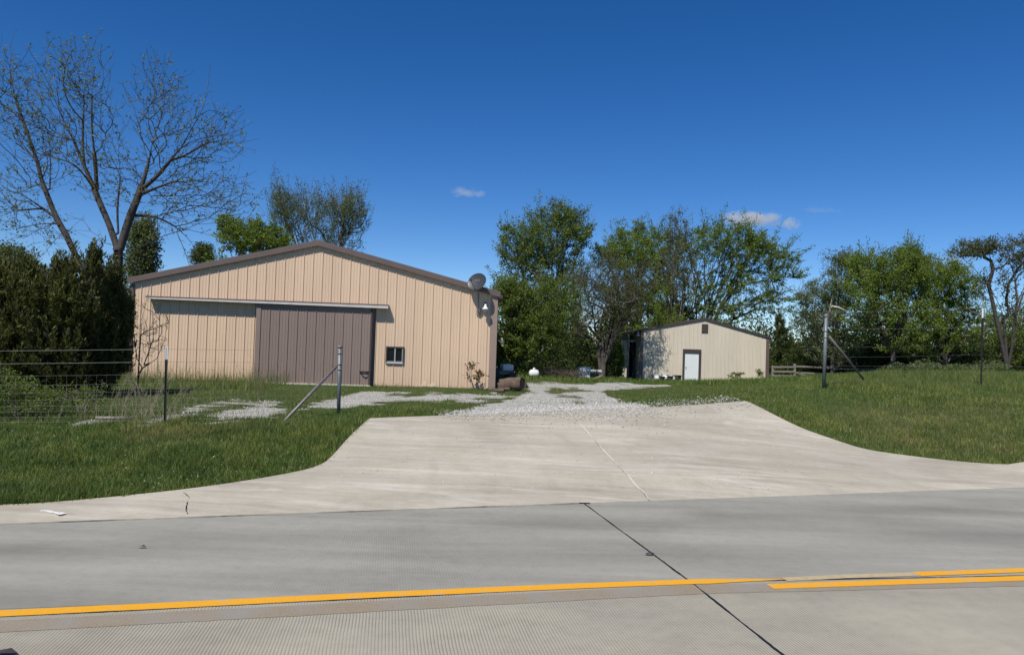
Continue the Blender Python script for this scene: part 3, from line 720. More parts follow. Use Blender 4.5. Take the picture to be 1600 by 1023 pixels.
# left side wall with a sliding door standing open
ms = MB()
def sstrip(mb, ya, yb, z0, z1, x0):
    n = int((yb - ya) / .25) + 1
    for i in range(n):
        a = ya + (yb - ya) * i / n; b = ya + (yb - ya) * (i + 1) / n
        mb.add([(x0, a, z0), (x0 - .02, a + .01, z0), (x0 - .02, a + .03, z0), (x0, a + .04, z0), (x0, b, z0), (x0, a, z1), (x0 - .02, a + .01, z1), (x0 - .02, a + .03, z1), (x0, a + .04, z1), (x0, b, z1)],
               [(i_ + 1, i_, i_ + 5, i_ + 6) for i_ in range(4)])
sstrip(ms, .1, 2.3, 0, el - .1, -.0); ms.build('side_wall', M['shedpanel'], shed); ms = MB(); sstrip(ms, 5.4, SL, 0, el - .1, 0); ms.build('side_wall', M['shedpanel'], shed)
for a_ in ((.1, 2.3, 0), (5.4, SL, 0), (2.3, 5.4, 2.75)): MB().box(0, .1, a_[0], a_[1], a_[2], el - .1).build('wall_core', M['trim_dark'], shed)
ms = MB(); sstrip(ms, 4.3, 7.4, .1, 2.7, -.16); ms.build('side_door', M['shedpanel'], shed)
MB().box(-.2, -.02, 2.0, 8.0, 2.72, 2.84).build('side_track', M['whitetrack'], shed)
MB().box(sw - .1, sw, .13, SL, 0, er_ - .1).build('side_wall', M['shedpanel'], shed)
MB().prism([(0, 0), (sw, 0), (sw, er_ - .06), (au, ap - .06), (0, el - .06)], SL, SL + .1).build('back_wall', M['shedpanel'], shed)
MB().box(-.05, .12, -.045, .1, 0, el - .03).build('corner_trim', M['trim'], shed)
MB().box(sw - .16, sw + .05, -.045, .1, 0, er_ - .03).build('corner_trim', M['trim'], shed)
MB().prism([(-1.05, el - .24), (au, ap), (au, ap + .06), (-1.05, el - .18)], -.055, SL + .2).build('roof', M['roof'], shed)
MB().prism([(au, ap), (sw + .12, er_ - .02), (sw + .12, er_ + .04), (au, ap + .06)], -.055, SL + .2).build('roof', M['roof'], shed)
MB().prism([(-1.05, el - .29), (au, ap - .07), (au, ap + .075), (-1.05, el - .165)], -.095, -.06).build('rake_trim', M['trim_dark'], shed)
MB().prism([(au, ap - .07), (sw + .12, er_ - .09), (sw + .12, er_ + .055), (au, ap + .075)], -.095, -.06).build('rake_trim', M['trim_dark'], shed)
sdr = MB().box(d0 + .14, d1 - .14, -.01, .05, dzb, dzt - .26).build('door', M['whitem'], shed, bevel=.01)
mb = MB(); mb.box(d0, d0 + .13, -.07, .02, dzb, dzt).box(d1 - .13, d1, -.07, .02, dzb, dzt).box(d0 + .13, d1 - .13, -.07, .02, dzt - .25, dzt); mb.build('door_frame', M['trim_dark'], shed)
mb = MB(); mb.lathe([(.012, 0), (.012, .04), (.035, .05), (.035, .08), (.01, .09)], 12, Matrix.Translation((d0 + .22, -.01, dzb + 1.0)) @ Matrix.Rotation(math.pi / 2, 4, 'X')); mb.build('door_knob', M['galvdark'], sdr)
v0, vz1 = sl_local(1096.5, 506); v1, vz0 = sl_local(1106, 520)
vt = MB().box(v0, v1, -.05, -.02, vz0, vz1).build('gable_vent', M['trim'], shed)
for i in range(6):
    z = vz0 + (vz1 - vz0) * (i + .5) / 6; MB().box(v0 + .02, v1 - .02, -.075, -.045, z - .012, z + .012).build('louver', M['trim_dark'], vt)
# porch post + small lamp at the shed's left corner
mb = MB().box(-.95, -.83, -.08, .04, -.1, el - .27); mb.build('porch_post', M['oldwood'], shed)
lamp2 = empty('wall_lamp', (SW0[0] - .3, 49.75, SZ + el - .42), 'small white lamp hanging under the shed eave', 'outdoor light')
mb = MB().lathe([(.02, .22), (.03, .1), (.10, .05), (.12, .0)], 14); mb.build('lamp_shade', M['whitem'], lamp2, True)
MB().tube([(0, 0, .2), (0, .0, .34)], .012, 6).build('hanger', M['galv'], lamp2)

# ------------------------------------------------------------------ helpers for growing plants
def tubes(P0, P1, R0_, R1_, sides):
    n = len(P0); d = P1 - P0; L = np.linalg.norm(d, axis=1)[:, None] + 1e-9; d = d / L
    ref = np.where(np.abs(d[:, 2:3]) < .9, np.array([[0, 0, 1.0]]), np.array([[1.0, 0, 0]]))
    a = np.cross(d, ref); a /= np.linalg.norm(a, axis=1)[:, None]; b = np.cross(d, a)
    V = np.empty((n, 2, sides, 3))
    P1 = P1 + d * (R1_[:, None] * .5)
    for k in range(sides):
        t = 2 * math.pi * k / sides; o = a * math.cos(t) + b * math.sin(t)
        V[:, 0, k] = P0 + o * R0_[:, None]; V[:, 1, k] = P1 + o * R1_[:, None]
    base_ = np.arange(n)[:, None] * 2 * sides; k = np.arange(sides)[None]; k2 = (k + 1) % sides
    Fq = np.stack([base_ + k, base_ + k2, base_ + sides + k2, base_ + sides + k], -1).reshape(-1, 4)
    return V.reshape(-1, 3), Fq
class Skel:
    def __init__(s, base): s.p = np.zeros((60000, 3)); s.par = np.full(60000, -1); s.n = 1; s.p[0] = base; s.minr = {}
    def addp(s, pos, par): s.p[s.n] = pos; s.par[s.n] = par; s.n += 1; return s.n - 1
    def path(s, par, pts, step=.35, r=None):
        last = par
        for q in pts:
            q = np.array(q, float); a = s.p[last].copy(); L = np.linalg.norm(q - a); k = max(1, int(L / step))
            for i in range(1, k + 1):
                last = s.addp(a + (q - a) * i / k + (rs.randn(3) * .02 * step if i < k else 0), last)
        return last
    def near(s, q): return int(np.argmin(((s.p[:s.n] - q) ** 2).sum(1)))
    def reach(s, tips, up=.6, step=.4, bow=.10, jit=.06, maxd=99, order=None):
        c = s.p[0]; tips = tips[np.argsort(np.linalg.norm(tips - s.p[:s.n].mean(0), axis=1))] if order is None else tips
        ends = []; dirs = np.zeros_like(s.p); m = s.n; dd = s.p[1:m] - s.p[s.par[1:m]]; dirs[1:m] = dd / (np.linalg.norm(dd, axis=1)[:, None] + 1e-9); dirs[0] = (0, 0, 1)
        for q in tips:
            P = s.p[:s.n]; d = q - P; D = np.sqrt((d ** 2).sum(1)) + 1e-6
            cs = (d * dirs[:s.n]).sum(1) / D
            cost = D * (1 + 1.7 * (1 - cs)) + up * np.maximum(0, -d[:, 2]); cost[0] += 1.0
            j = int(np.argmin(cost)); L = D[j]
            if L > maxd: continue
            k = max(2, int(L / step)); a = P[j].copy(); perp = rs.randn(3) * jit * L; perp[2] += -bow * L
            last = j
            for i in range(1, k + 1):
                t = i / k; pv = last; last = s.addp(a + (q - a) * t + perp * 4 * t * (1 - t) * .5 + rs.randn(3) * .03 * step, last)
                e_ = s.p[last] - s.p[pv]; dirs[last] = e_ / (np.linalg.norm(e_) + 1e-9)
            ends.append(last)
        return ends
    def finish(s, tip_r=.006, expo=.45, maxr=.2):
        n = s.n; cnt = np.zeros(n); par = s.par[:n]; haschild = np.zeros(n, bool); haschild[par[1:]] = True
        cnt[~haschild] = 1
        for i in range(n - 1, 0, -1): cnt[par[i]] += cnt[i]
        s.cnt = cnt; s.r = np.minimum(tip_r * cnt ** expo, maxr); return s
    def wood(s, name, mat, parent, minr=0, taper_base=True):
        n = s.n; i = np.arange(1, n); p = s.par[1:n]; r1 = s.r[i]; r0 = np.minimum(s.r[p], r1 * 1.25); r0 = np.where(p == 0, r1 * 1.25, r0)
        thick = r1 > .028; Vs = []; Fs = []; off = 0
        for msk, sd2 in ((thick, 7), (~thick, 3)):
            if msk.sum() == 0: continue
            V, Fq = tubes(s.p[p[msk]] - O_[None], s.p[i[msk]] - O_[None], r0[msk], r1[msk], sd2); Vs.append(V); Fs.append(Fq + off); off += len(V)
        return npmesh(name, np.concatenate(Vs), np.concatenate(Fs), mat, parent, smooth=True)
    def twigs(s, maxcnt=3):
        n = s.n; i = np.arange(1, n); m = s.cnt[i] <= maxcnt; i = i[m]; return s.p[s.par[i]], s.p[i]
O_ = np.zeros(3)
def leaves(name, C, A, L, Wd, mat, parent, rnd=1.0, upn=.5, fold=.25):
    """C centres, A growth axes; each leaf is a folded rhombus of its own."""
    n = len(C); ax = A + rs.randn(n, 3) * rnd; ax /= np.linalg.norm(ax, axis=1)[:, None] + 1e-9
    nr = rs.randn(n, 3); nr[:, 2] += upn * 2; b = np.cross(ax, nr); b /= np.linalg.norm(b, axis=1)[:, None] + 1e-9; nn = np.cross(b, ax)
    sc = rs.uniform(.6, 1.35, n)[:, None]; l = L * sc; w = Wd * sc
    V = np.empty((n, 4, 3)); V[:, 0] = C; V[:, 1] = C + ax * l * .5 + b * w * .5 + nn * w * fold; V[:, 2] = C + ax * l; V[:, 3] = C + ax * l * .5 - b * w * .5 + nn * w * fold
    V -= O_
    k = np.arange(n) * 4; Fq = np.concatenate([np.stack([k, k + 1, k + 2], -1), np.stack([k, k + 2, k + 3], -1)])
    return npmesh(name, V.reshape(-1, 3), Fq, mat, parent)
def blob(px, py, rx, ry, Yd, ryd, n, shell=.55):
    c = aty(px, py, Yd); m = mpp(Yd); u = rs.randn(n, 3); u /= np.linalg.norm(u, axis=1)[:, None]; r = rs.uniform(0, 1, n) ** (shell * .6 + .05)
    return c[None] + u * r[:, None] * np.array([rx * m, ryd, ry * m])[None]
def setbase(b):
    global O_
    O_ = np.array(b, float)
def leafset(sk, n, spread, flat=1.0, maxcnt=2, along=True):
    a, b = sk.twigs(maxcnt); k = rs.randint(0, len(a), n); t = rs.uniform(0, 1, n)[:, None]
    C = a[k] * (1 - t) + b[k] * t + rs.randn(n, 3) * spread * np.array([1, 1, flat]); A = b[k] - a[k]; A /= np.linalg.norm(A, axis=1)[:, None] + 1e-9
    return C, A
def plant(name, label, cat, bpx, bpy_, Yd, blobs, nleaf, L, Wd, leafm, bark, tipr=.008, expo=.47, maxr=.16, spread=.16, flat=.7, up=.6, trunk=None, step=.45, rnd=.9, group=None, bow=.05, base_z=None, crownname='crown', maxcnt=3, shell=.55, stems=0, jit=.05, shoot=0, shup=.35):
    b = aty(bpx, bpy_, Yd); b[2] = (H1(b[0], b[1]) - .05) if base_z is None else base_z; setbase(b)
    o = empty(name, tuple(b), label, cat, group=group); sk = Skel(b)
    if trunk:
        for tr_ in trunk:
            sk.path(0, [aty(x, y, Yd + dy) for x, y, dy in tr_], step)
    tips = np.concatenate([blob(*bb, shell) if len(bb) == 7 else blob(*bb) for bb in blobs])
    g0 = H(tips[:, 0], tips[:, 1]) + .1; tips[:, 2] = np.maximum(tips[:, 2], g0 + rs.uniform(0, .4, len(tips)))
    if stems:   # straight ascending leaders first, the fine branches fork from them
        w = tips[:, 2] - b[2] + .3 * np.abs(tips[:, 0] - b[0]); sel = np.argsort(-w + rs.rand(len(w)) * w.std() * 2.2)[:stems]
        hgt = (tips[:, 2].max() - b[2])
        for q in tips[sel]:
            f0 = b + (q - b) * .12; f0[:2] = b[:2] + (q[:2] - b[:2]) * .06; k = sk.near(f0 if sk.n > 3 else b); mid_ = b + (q - b) * np.array([.36, .36, .5]) + rs.randn(3) * .03 * hgt
            sk.path(k, [mid_, q + rs.randn(3) * .05], step)
    order = tips[np.argsort(((tips - b) ** 2).sum(1))]
    ends = sk.reach(order, up=up, step=step, bow=-bow, jit=jit, order=True)
    if shoot:
        for e_ in ends:
            if rs.rand() < .55:
                d_0 = sk.p[e_] - sk.p[sk.par[e_]]; d_0 /= np.linalg.norm(d_0) + 1e-9; d_0 = d_0 * .8 + np.array([0, 0, shup]) + rs.randn(3) * .15; L_ = shoot * rs.uniform(.4, 1.6)
                sk.path(e_, [sk.p[e_] + d_0 * L_ * .5, sk.p[e_] + d_0 * L_ + np.array([0, 0, .1 * L_])], L_ * .5)
    sk.finish(tipr, expo, maxr)
    sk.wood('trunk', bark, o)
    C, A = leafset(sk, nleaf, spread, flat, maxcnt)
    leaves(crownname, C, A, L, Wd, leafm, o, rnd=rnd)
    return o

# ------------------------------------------------------------------ big bare tree (left) with budding twigs
def Z1(pts, s=2.326, oy=40): return [(x / s, oy + y / s) for x, y in pts]
def bare(label, bpx, bpy_, Yd, limbs, ntips, tipboxes, nleaf, mat, maxr=.15, depthvar=1.0):
    b = aty(bpx, bpy_, Yd); b[2] = H1(b[0], b[1]) - .05; setbase(b)
    o = empty('bare_tree', tuple(b), label, 'tree'); sk = Skel(b)
    for li, (dy, pts) in enumerate(limbs):
        pts = Z1(pts)
        if li == 0: j = 0; Y0 = Yd
        else:
            qx, qy = project(sk.p[:sk.n]); j = int(np.argmin((qx - pts[0][0]) ** 2 + (qy - pts[0][1]) ** 2)); Y0 = sk.p[j][1]
        for _ in range(2):
            if len(pts) > 2: pts = [pts[0]] + [q for a_, b_ in zip(pts[:-1], pts[1:]) for q in ((a_[0] * .75 + b_[0] * .25, a_[1] * .75 + b_[1] * .25), (a_[0] * .25 + b_[0] * .75, a_[1] * .25 + b_[1] * .75))] + [pts[-1]]
        W_ = [aty(x, y, Y0 + dy * (i / max(1, len(pts) - 1))) for i, (x, y) in enumerate(pts)]
        sk.path(j, W_ if li == 0 else W_[1:], .22)
    NL_ = sk.n
    tips = np.concatenate([blob(x, y, rx, ry, Yd, depthvar, n, .8) for x, y, rx, ry, n in tipboxes])
    sk.reach(tips, up=1.3, step=.25, bow=.05, jit=.03, maxd=3.0)
    nl_ = NL_
    # short spurs everywhere
    k = rs.randint(30, sk.n, ntips); pd_ = sk.p[k] - sk.p[sk.par[k]]; pd_ /= np.linalg.norm(pd_, axis=1)[:, None] + 1e-9; spur = sk.p[k] + pd_ * rs.uniform(.15, .6, ntips)[:, None] + rs.randn(ntips, 3) * np.array([.13, .13, .1]) + np.array([0, 0, .18]); sk.reach(spur, up=.1, step=.16, bow=.03, jit=.06, maxd=1.2)
    sk.finish(.0043, .48, maxr); sk.r[NL_:] = np.minimum(.0048 * sk.cnt[NL_:] ** .34, .020); sk.wood('trunk', M['bark_dark'], o)
    C, A = leafset(sk, nleaf, .035, 1, 1); leaves('crown', C, A, .10, .042, mat, o, rnd=.8)
    return o
bare('tall bare spreading tree with small new buds beside the barn', 183, 600, 25.6, [
    (0, [(425, 1300), (424, 1100), (425, 1000), (430, 900), (430, 820)]),
    (.8, [(430, 820), (400, 730), (360, 640), (345, 600), (310, 520), (260, 400), (215, 310), (185, 230), (160, 130), (180, 60)]),
    (1.0, [(310, 520), (300, 440), (302, 350), (305, 230), (320, 150), (330, 90)]),
    (-.8, [(352, 600), (345, 480), (330, 350), (340, 200)]),
    (.6, [(435, 815), (470, 700), (510, 600), (540, 500), (560, 400), (590, 330), (600, 250), (585, 180), (565, 120)]),
    (-1.0, [(510, 600), (570, 550), (620, 490), (660, 440), (720, 410), (800, 400), (870, 380), (920, 350)]),
    (-.5, [(660, 440), (700, 370), (740, 300), (760, 200)]),
    (-2.1, [(440, 835), (520, 800), (600, 760), (680, 740), (760, 700), (830, 685), (900, 655), (935, 620)]),
    (.9, [(480, 690), (560, 690), (640, 730), (700, 790), (735, 870)]),
    (1.1, [(360, 635), (310, 600), (270, 560)]),
    (-1.2, [(345, 600), (290, 520), (240, 490), (180, 475), (120, 440)]),
    (-1.4, [(520, 610), (580, 585), (650, 560), (720, 590), (800, 640), (860, 660)]),
    (.5, [(540, 500), (520, 420), (500, 340), (470, 250)]),
    (.5, [(430, 800), (400, 795), (350, 780), (300, 760), (260, 740)]),
    (.2, [(260, 400), (200, 330), (140, 250), (60, 150), (30, 120)]),
    (-.9, [(185, 230), (150, 160), (105, 90)]),
    (-.9, [(305, 350), (250, 290), (225, 200), (250, 110)]),
    (-.2, [(680, 740), (760, 760), (840, 790), (900, 870), (925, 905)]),
    (-.2, [(640, 745), (680, 840), (700, 920), (720, 985)]),
    (.7, [(620, 490), (680, 470), (740, 430), (790, 420), (860, 460)]),
    (.7, [(590, 700), (640, 640), (680, 580), (690, 500)]),
    (.4, [(430, 760), (425, 650), (440, 560), (430, 470)]),
], 2200, [(120, 130, 55, 60, 300), (60, 190, 60, 60, 160), (250, 170, 45, 80, 260), (330, 215, 60, 50, 240), (350, 310, 50, 45, 150), (290, 290, 60, 60, 200), (140, 220, 60, 80, 240), (190, 280, 60, 60, 160), (270, 330, 50, 40, 90)], 4600, M['bud'])
bare('slimmer bare tree leaning left at the picture edge', 150, 600, 26.4, [
    (0, [(380, 1300), (345, 1050), (290, 870), (250, 780), (225, 735), (205, 700), (165, 600), (150, 560), (135, 490), (110, 420), (85, 350), (60, 280), (50, 240), (35, 150)]),
    (.8, [(205, 700), (150, 660), (90, 620), (40, 580), (0, 550), (-60, 500)]),
    (-.8, [(150, 665), (80, 670), (0, 680), (-60, 660)]),
    (1.0, [(135, 490), (90, 450), (40, 410), (-20, 380)]),
    (-.6, [(150, 560), (180, 500), (150, 400), (155, 280), (140, 200)]),
    (-.6, [(85, 350), (40, 310), (0, 280), (-50, 250)]),
    (.6, [(180, 600), (185, 520), (182, 420), (160, 330)]),
    (.6, [(230, 750), (190, 790), (160, 830)]),
    (.5, [(215, 720), (140, 720), (60, 740), (0, 745)]),
], 900, [(20, 150, 45, 80, 170), (60, 240, 50, 70, 180), (20, 320, 45, 60, 140), (70, 360, 40, 30, 60)], 1900, M['bud'], .13)

# ------------------------------------------------------------------ juniper thicket at the left
def cedar(label, bpx, Yd, blobs, nleaf, mat=None, L=.10, Wd=.024, cat='juniper', name='juniper_bush', upn=0, nsp=60, spike=.18):
    b = aty(bpx, 640, Yd); b[2] = H1(b[0], b[1]) - .05; setbase(b)
    o = empty(name, tuple(b), label, cat); sk = Skel(b)
    tips = np.concatenate([blob(*bb) for bb in blobs]); g0 = H(tips[:, 0], tips[:, 1]) + .15; tips[:, 2] = np.maximum(tips[:, 2], g0 + rs.uniform(0, .5, len(tips)))
    tips = tips[np.argsort(((tips - b) ** 2).sum(1))]; ends = sk.reach(tips, up=.4, step=.3, bow=.03, jit=.04, order=True)
    for e_ in ends:
        d_0 = (sk.p[e_] - b); d_0 = d_0 / np.linalg.norm(d_0) * .6 + np.array([0, 0, .8]) + rs.randn(3) * .2; sk.path(e_, [sk.p[e_] + d_0 * spike * rs.uniform(.3, 1.7)], .12)
    sk.finish(.004, .42, .10); sk.wood('trunk', M['bark_dark'], o)
    C, A = leafset(sk, nleaf, .045 * L / .15, 1.0, 3); A = A + np.array([0, 0, .2])
    leaves('crown', C, A, L, Wd, mat or M['cedar'], o, rnd=.45)
    return o
cedar('dark juniper bush at the left picture edge behind the wire fence', -10, 16.4, [(-10, 555, 90, 110, 16.4, 1.5, 700), (14, 458, 55, 36, 16.6, .9, 160), (-60, 500, 80, 120, 16.4, 1.3, 250)], 62000)
cedar('dark juniper bush with the highest pointed tips, middle of the thicket', 90, 16.9, [(80, 545, 70, 115, 16.9, 1.4, 700), (42, 446, 16, 30, 16.9, .4, 80), (60, 475, 45, 45, 16.9, 1, 180), (125, 480, 35, 45, 17, .9, 150), (102, 440, 18, 36, 16.9, .4, 90), (145, 425, 10, 34, 17, .3, 40)], 62000)
cedar('dark juniper bush nearest the barn corner', 165, 17.8, [(148, 555, 48, 92, 17.8, 1.0, 520), (180, 505, 22, 55, 17.8, .6, 200), (172, 455, 15, 40, 17.8, .4, 80), (146, 436, 8, 38, 17.8, .2, 30)], 44000)
plant('shrub', 'yellow-green loose shrub at the fence, bottom left', 'shrub', 20, 660, 12.9, [(10, 618, 42, 40, 12.9, .5, 200), (60, 632, 32, 28, 13.0, .4, 90), (-30, 600, 45, 50, 13, .5, 120)], 5200, .05, .022, M['leaf_mid'], M['bark_grey'], tipr=.003, expo=.4, maxr=.02, spread=.08, step=.2, up=.2, maxcnt=2)
plant('shrub', 'low tangled shrub with pale twigs left of the thin black post', 'shrub', 125, 662, 13.4, [(110, 630, 45, 30, 13.4, .4, 130), (145, 622, 22, 22, 13.4, .3, 60)], 900, .045, .02, M['leaf_mid'], M['bark_grey'], tipr=.003, expo=.4, maxr=.02, spread=.08, step=.2, up=.2)

def brush(label, px, py, Yd, n, h, w, mat, name='dead_weeds', cat='weeds', r=.004, up=2.2, fork=3, rr=.6):
    b = hit(px, py) if Yd is None else aty(px, py, Yd); b[2] = H1(b[0], b[1]); setbase(b); P0 = []; P1 = []; R = []
    for i in range(n):
        p = np.array([b[0] + rs.randn() * w * .35, b[1] + rs.randn() * w * .25, 0.]); p[2] = H1(p[0], p[1]) - .02
        d = np.array([rs.randn() * rr, rs.randn() * rr * .6, up]); d /= np.linalg.norm(d); hh = h * rs.uniform(.4, 1.1); k = 6; q = p.copy()
        for s in range(k):
            q2 = q + d * hh / k; d = d + rs.randn(3) * .16; d /= np.linalg.norm(d); P0.append(q); P1.append(q2); R.append(r * (1 - s / k * .6))
            if s >= 2:
                for _ in range(fork if s > 3 else 1):
                    e = d + rs.randn(3) * .5; e /= np.linalg.norm(e); P0.append(q2); P1.append(q2 + e * hh * rs.uniform(.05, .18)); R.append(r * .45)
            q = q2
    R = np.array(R); V, Fq = tubes(np.array(P0) - b, np.array(P1) - b, R, R * .8, 3)
    o = npmesh(name, V, Fq, mat); o.location = tuple(b); return tag(o, label, cat)
brush('dry grey weed clump at the foot of the thin black post', 235, 662, 13.0, 60, .85, .9, M['drystem'])
brush('sparse tall dead stems before the beige barn wall', 400, 610, 18.5, 26, 1.0, 2.6, M['bark_grey'], r=.003, rr=.9)
brush('dry weed stems in the gravel patch right of the thin black post', 345, 655, 14.0, 35, .45, 1.6, M['drystem'], r=.003)
brush('low dead weed tangle along the left fence', 160, 662, 13.1, 50, .6, 1.8, M['drystem'], r=.003)
# bare sapling between thicket and barn
b = aty(215, 610, 19.0); b[2] = H1(b[0], b[1]); setbase(b); sap = empty('bare_sapling', tuple(b), 'leafless sapling with upswept twigs in front of the barn left corner', 'sapling'); sk = Skel(b)
for pts in ([(218, 560), (222, 500), (236, 440)], [(222, 575), (245, 560), (258, 530), (263, 490)], [(214, 560), (207, 500), (210, 450)], [(225, 570), (240, 530), (238, 480)]):
    j = sk.near(aty(*pts[0], 19.0)); sk.path(0 if sk.n < 3 else j, [aty(x, y, 19 + rs.randn() * .2) for x, y in pts], .2)
sk.reach(np.concatenate([blob(232, 510, 34, 55, 19, .5, 160)]), up=.4, step=.15, jit=.12, maxd=1.0); sk.finish(.004, .42, .03); sk.wood('trunk', M['bark_dark'], sap)
C, A = leafset(sk, 350, .02, 1, 1); leaves('crown', C, A, .05, .02, M['leaf_olive'], sap)
# small leafy sapling against the barn wall
plant('wall_sapling', 'small brown-leaved sapling growing against the right end of the barn wall', 'sapling', 742, 606, 23.7, [(742, 583, 17, 17, 23.75, .15, 34), (735, 572, 12, 8, 23.75, .1, 8), (752, 592, 12, 12, 23.7, .1, 14)], 190, .085, .045, leafmat('reddish_new_leaves', (.08, .06, .02), (.14, .10, .035), (.2, .14, .06)), M['bark_mid'], tipr=.006, expo=.3, maxr=.014, spread=.03, step=.12, up=.2, flat=1)

# ------------------------------------------------------------------ trees behind the barn
plant('poplar_tree', 'narrow pale grey-green tree right behind the big bare tree trunk', 'tree', 222, 590, 33, [(222, 395, 24, 58, 33, .9, 260), (215, 450, 30, 60, 33, .9, 160), (228, 358, 12, 20, 33, .4, 40)], 15000, .10, .06, M['leaf_pale'], M['bark_mid'], up=.9, spread=.10, flat=1.1, stems=6, shoot=.2, shup=.8)
plant('small_cedar', 'small dark tree tip showing over the barn roof left slope', 'tree', 318, 590, 40, [(318, 402, 16, 22, 40, .8, 120), (318, 440, 34, 30, 40, 1.0, 120)], 9000, .10, .05, M['leaf_dark'], M['bark_mid'], up=.9, spread=.12, stems=4, shoot=.15, shup=.6)
plant('leafy_tree', 'bright green leafy tree behind the barn roof left slope', 'tree', 400, 590, 36, [(395, 372, 55, 24, 36, 1.6, 200), (355, 352, 18, 14, 36, .7, 40), (430, 385, 35, 25, 36, 1.2, 90), (380, 410, 60, 20, 36, 1.4, 60)], 14000, .12, .06, M['leaf_bright'], M['bark_mid'], up=.5, spread=.11, flat=.5, stems=7, shoot=.35, shup=.05)
plant('feathery_tree', 'feathery upswept tree behind the barn roof ridge', 'tree', 505, 590, 42, [(500, 345, 78, 46, 42, 2.0, 380), (442, 330, 25, 38, 42, 1, 110), (545, 335, 30, 38, 42, 1.2, 140), (505, 390, 75, 25, 42, 2, 100), (430, 302, 8, 18, 42, .5, 14)], 21000, .11, .038, M['leaf_pale'], M['bark_mid'], up=1.2, spread=.09, flat=1.3, rnd=.5, tipr=.008, stems=16, shoot=.5, shup=.9, jit=.02, bow=.02)
plant('hazy_tree', 'pale leafy tree top at the far left above the junipers', 'tree', 15, 590, 34, [(10, 405, 45, 22, 34, 1.2, 160), (-30, 430, 60, 40, 34, 1.5, 160)], 9000, .11, .06, M['leaf_pale'], M['bark_mid'], up=.8, spread=.12, stems=6, shoot=.25)

# ------------------------------------------------------------------ trees in the middle
plant('leafy_tree', 'tall upright green tree rising just right of the barn', 'tree', 852, 600, 52, [(858, 375, 58, 48, 52, 2.4, 260), (805, 390, 32, 44, 52, 1.5, 120), (900, 362, 24, 38, 52, 1.2, 90), (850, 440, 78, 58, 52, 2.6, 330), (870, 335, 34, 18, 52, 1.2, 50), (790, 360, 12, 14, 52, .8, 14), (850, 510, 70, 60, 52, 2.4, 240)], 46000, .14, .07, M['leaf_mid'], M['bark_mid'], up=.9, spread=.13, flat=.7, tipr=.009, maxr=.15, stems=14, shoot=.7, shup=.45, jit=.03)
plant('leafy_bush', 'fresh green bushy trees beside the barn right wall', 'tree', 800, 600, 40, [(800, 480, 40, 50, 40, 1.6, 260), (830, 530, 52, 50, 40, 1.6, 240), (785, 555, 30, 34, 40, 1.2, 110), (790, 460, 22, 30, 40, 1, 60), (865, 480, 45, 50, 40, 1.4, 170)], 44000, .11, .06, M['leaf_mid'], M['bark_mid'], up=.6, spread=.13, stems=9, shoot=.35, shup=.4)
plant('wispy_tree', 'dark twiggy half-bare tree with forked trunk left of the shed', 'tree', 940, 603, 47.5, [(940, 450, 48, 50, 47.5, 2, 520), (900, 470, 40, 55, 47.5, 2, 260), (980, 470, 30, 40, 47.5, 1.4, 240), (940, 500, 60, 35, 47.5, 2, 240), (1000, 440, 28, 40, 47.5, 1.4, 160), (950, 410, 14, 20, 47.5, .8, 40)], 22000, .085, .042, M['leaf_olive'], M['bark_mid'], up=.7, spread=.12, tipr=.0085, maxr=.2, stems=10, shoot=.35, shup=.3, trunk=[[(936, 560, 0), (932, 520, 0), (925, 480, 0)], [(944, 560, 0), (952, 525, 0), (962, 490, 0)]])
plant('spreading_tree', 'broad tree with layered sprays reaching right above the shed', 'tree', 1085, 600, 62, [(1030, 385, 55, 34, 62, 3, 120), (1130, 380, 75, 34, 62, 3, 230), (1180, 400, 60, 38, 62, 2.4, 150), (1225, 420, 30, 28, 62, 1.5, 50), (1150, 450, 75, 45, 62, 3, 200), (1210, 470, 45, 28, 62, 2, 55), (1050, 430, 60, 60, 62, 3, 200), (1100, 490, 80, 30, 62, 3, 140), (1248, 430, 12, 5, 62, .6, 8), (1220, 397, 18, 7, 62, .8, 12)], 52000, .17, .075, M['leaf_bright'], M['bark_dark'], up=.3, spread=.13, flat=.35, tipr=.011, maxr=.2, step=.6, bow=.0, stems=22, shoot=1.2, shup=.12, jit=.03, maxcnt=4)
plant('leafy_tree', 'thin grey tree top rising between the two broad crowns', 'tree', 1055, 600, 56, [(1058, 358, 20, 30, 56, 1, 70), (1058, 420, 40, 50, 56, 1.6, 220), (1020, 470, 45, 45, 56, 1.6, 180)], 13000, .11, .05, M['leaf_olive'], M['bark_grey'], up=1.3, spread=.11, flat=1.2, tipr=.009, stems=9, shoot=.5, shup=.7)
plant('leafy_tree', 'green tree with ragged top just left of the broad layered tree', 'tree', 990, 600, 54, [(985, 395, 40, 34, 54, 2, 150), (1000, 352, 14, 12, 54, .8, 14), (965, 368, 8, 12, 54, .6, 10), (985, 450, 60, 45, 54, 2, 220), (1010, 500, 60, 40, 54, 2, 140), (945, 400, 26, 22, 54, 1, 50)], 32000, .13, .065, M['leaf_bright'], M['bark_mid'], up=.5, spread=.12, flat=.6, tipr=.009, stems=12, shoot=.8, shup=.3)
cedar('dark green cedar standing behind the shed right corner', 1222, 58, [(1222, 545, 18, 42, 58, .9, 200), (1218, 512, 7, 20, 58, .4, 60), (1240, 560, 25, 28, 58, 1, 120)], 14000, M['leaf_dark'], .16, .045, 'cedar tree', 'cedar_tree')
cedar('dark cedar behind the shed roof', 1040, 60, [(1045, 500, 38, 28, 60, 1.6, 260)], 14000, M['leaf_dark'], .18, .05, 'cedar tree', 'cedar_tree')

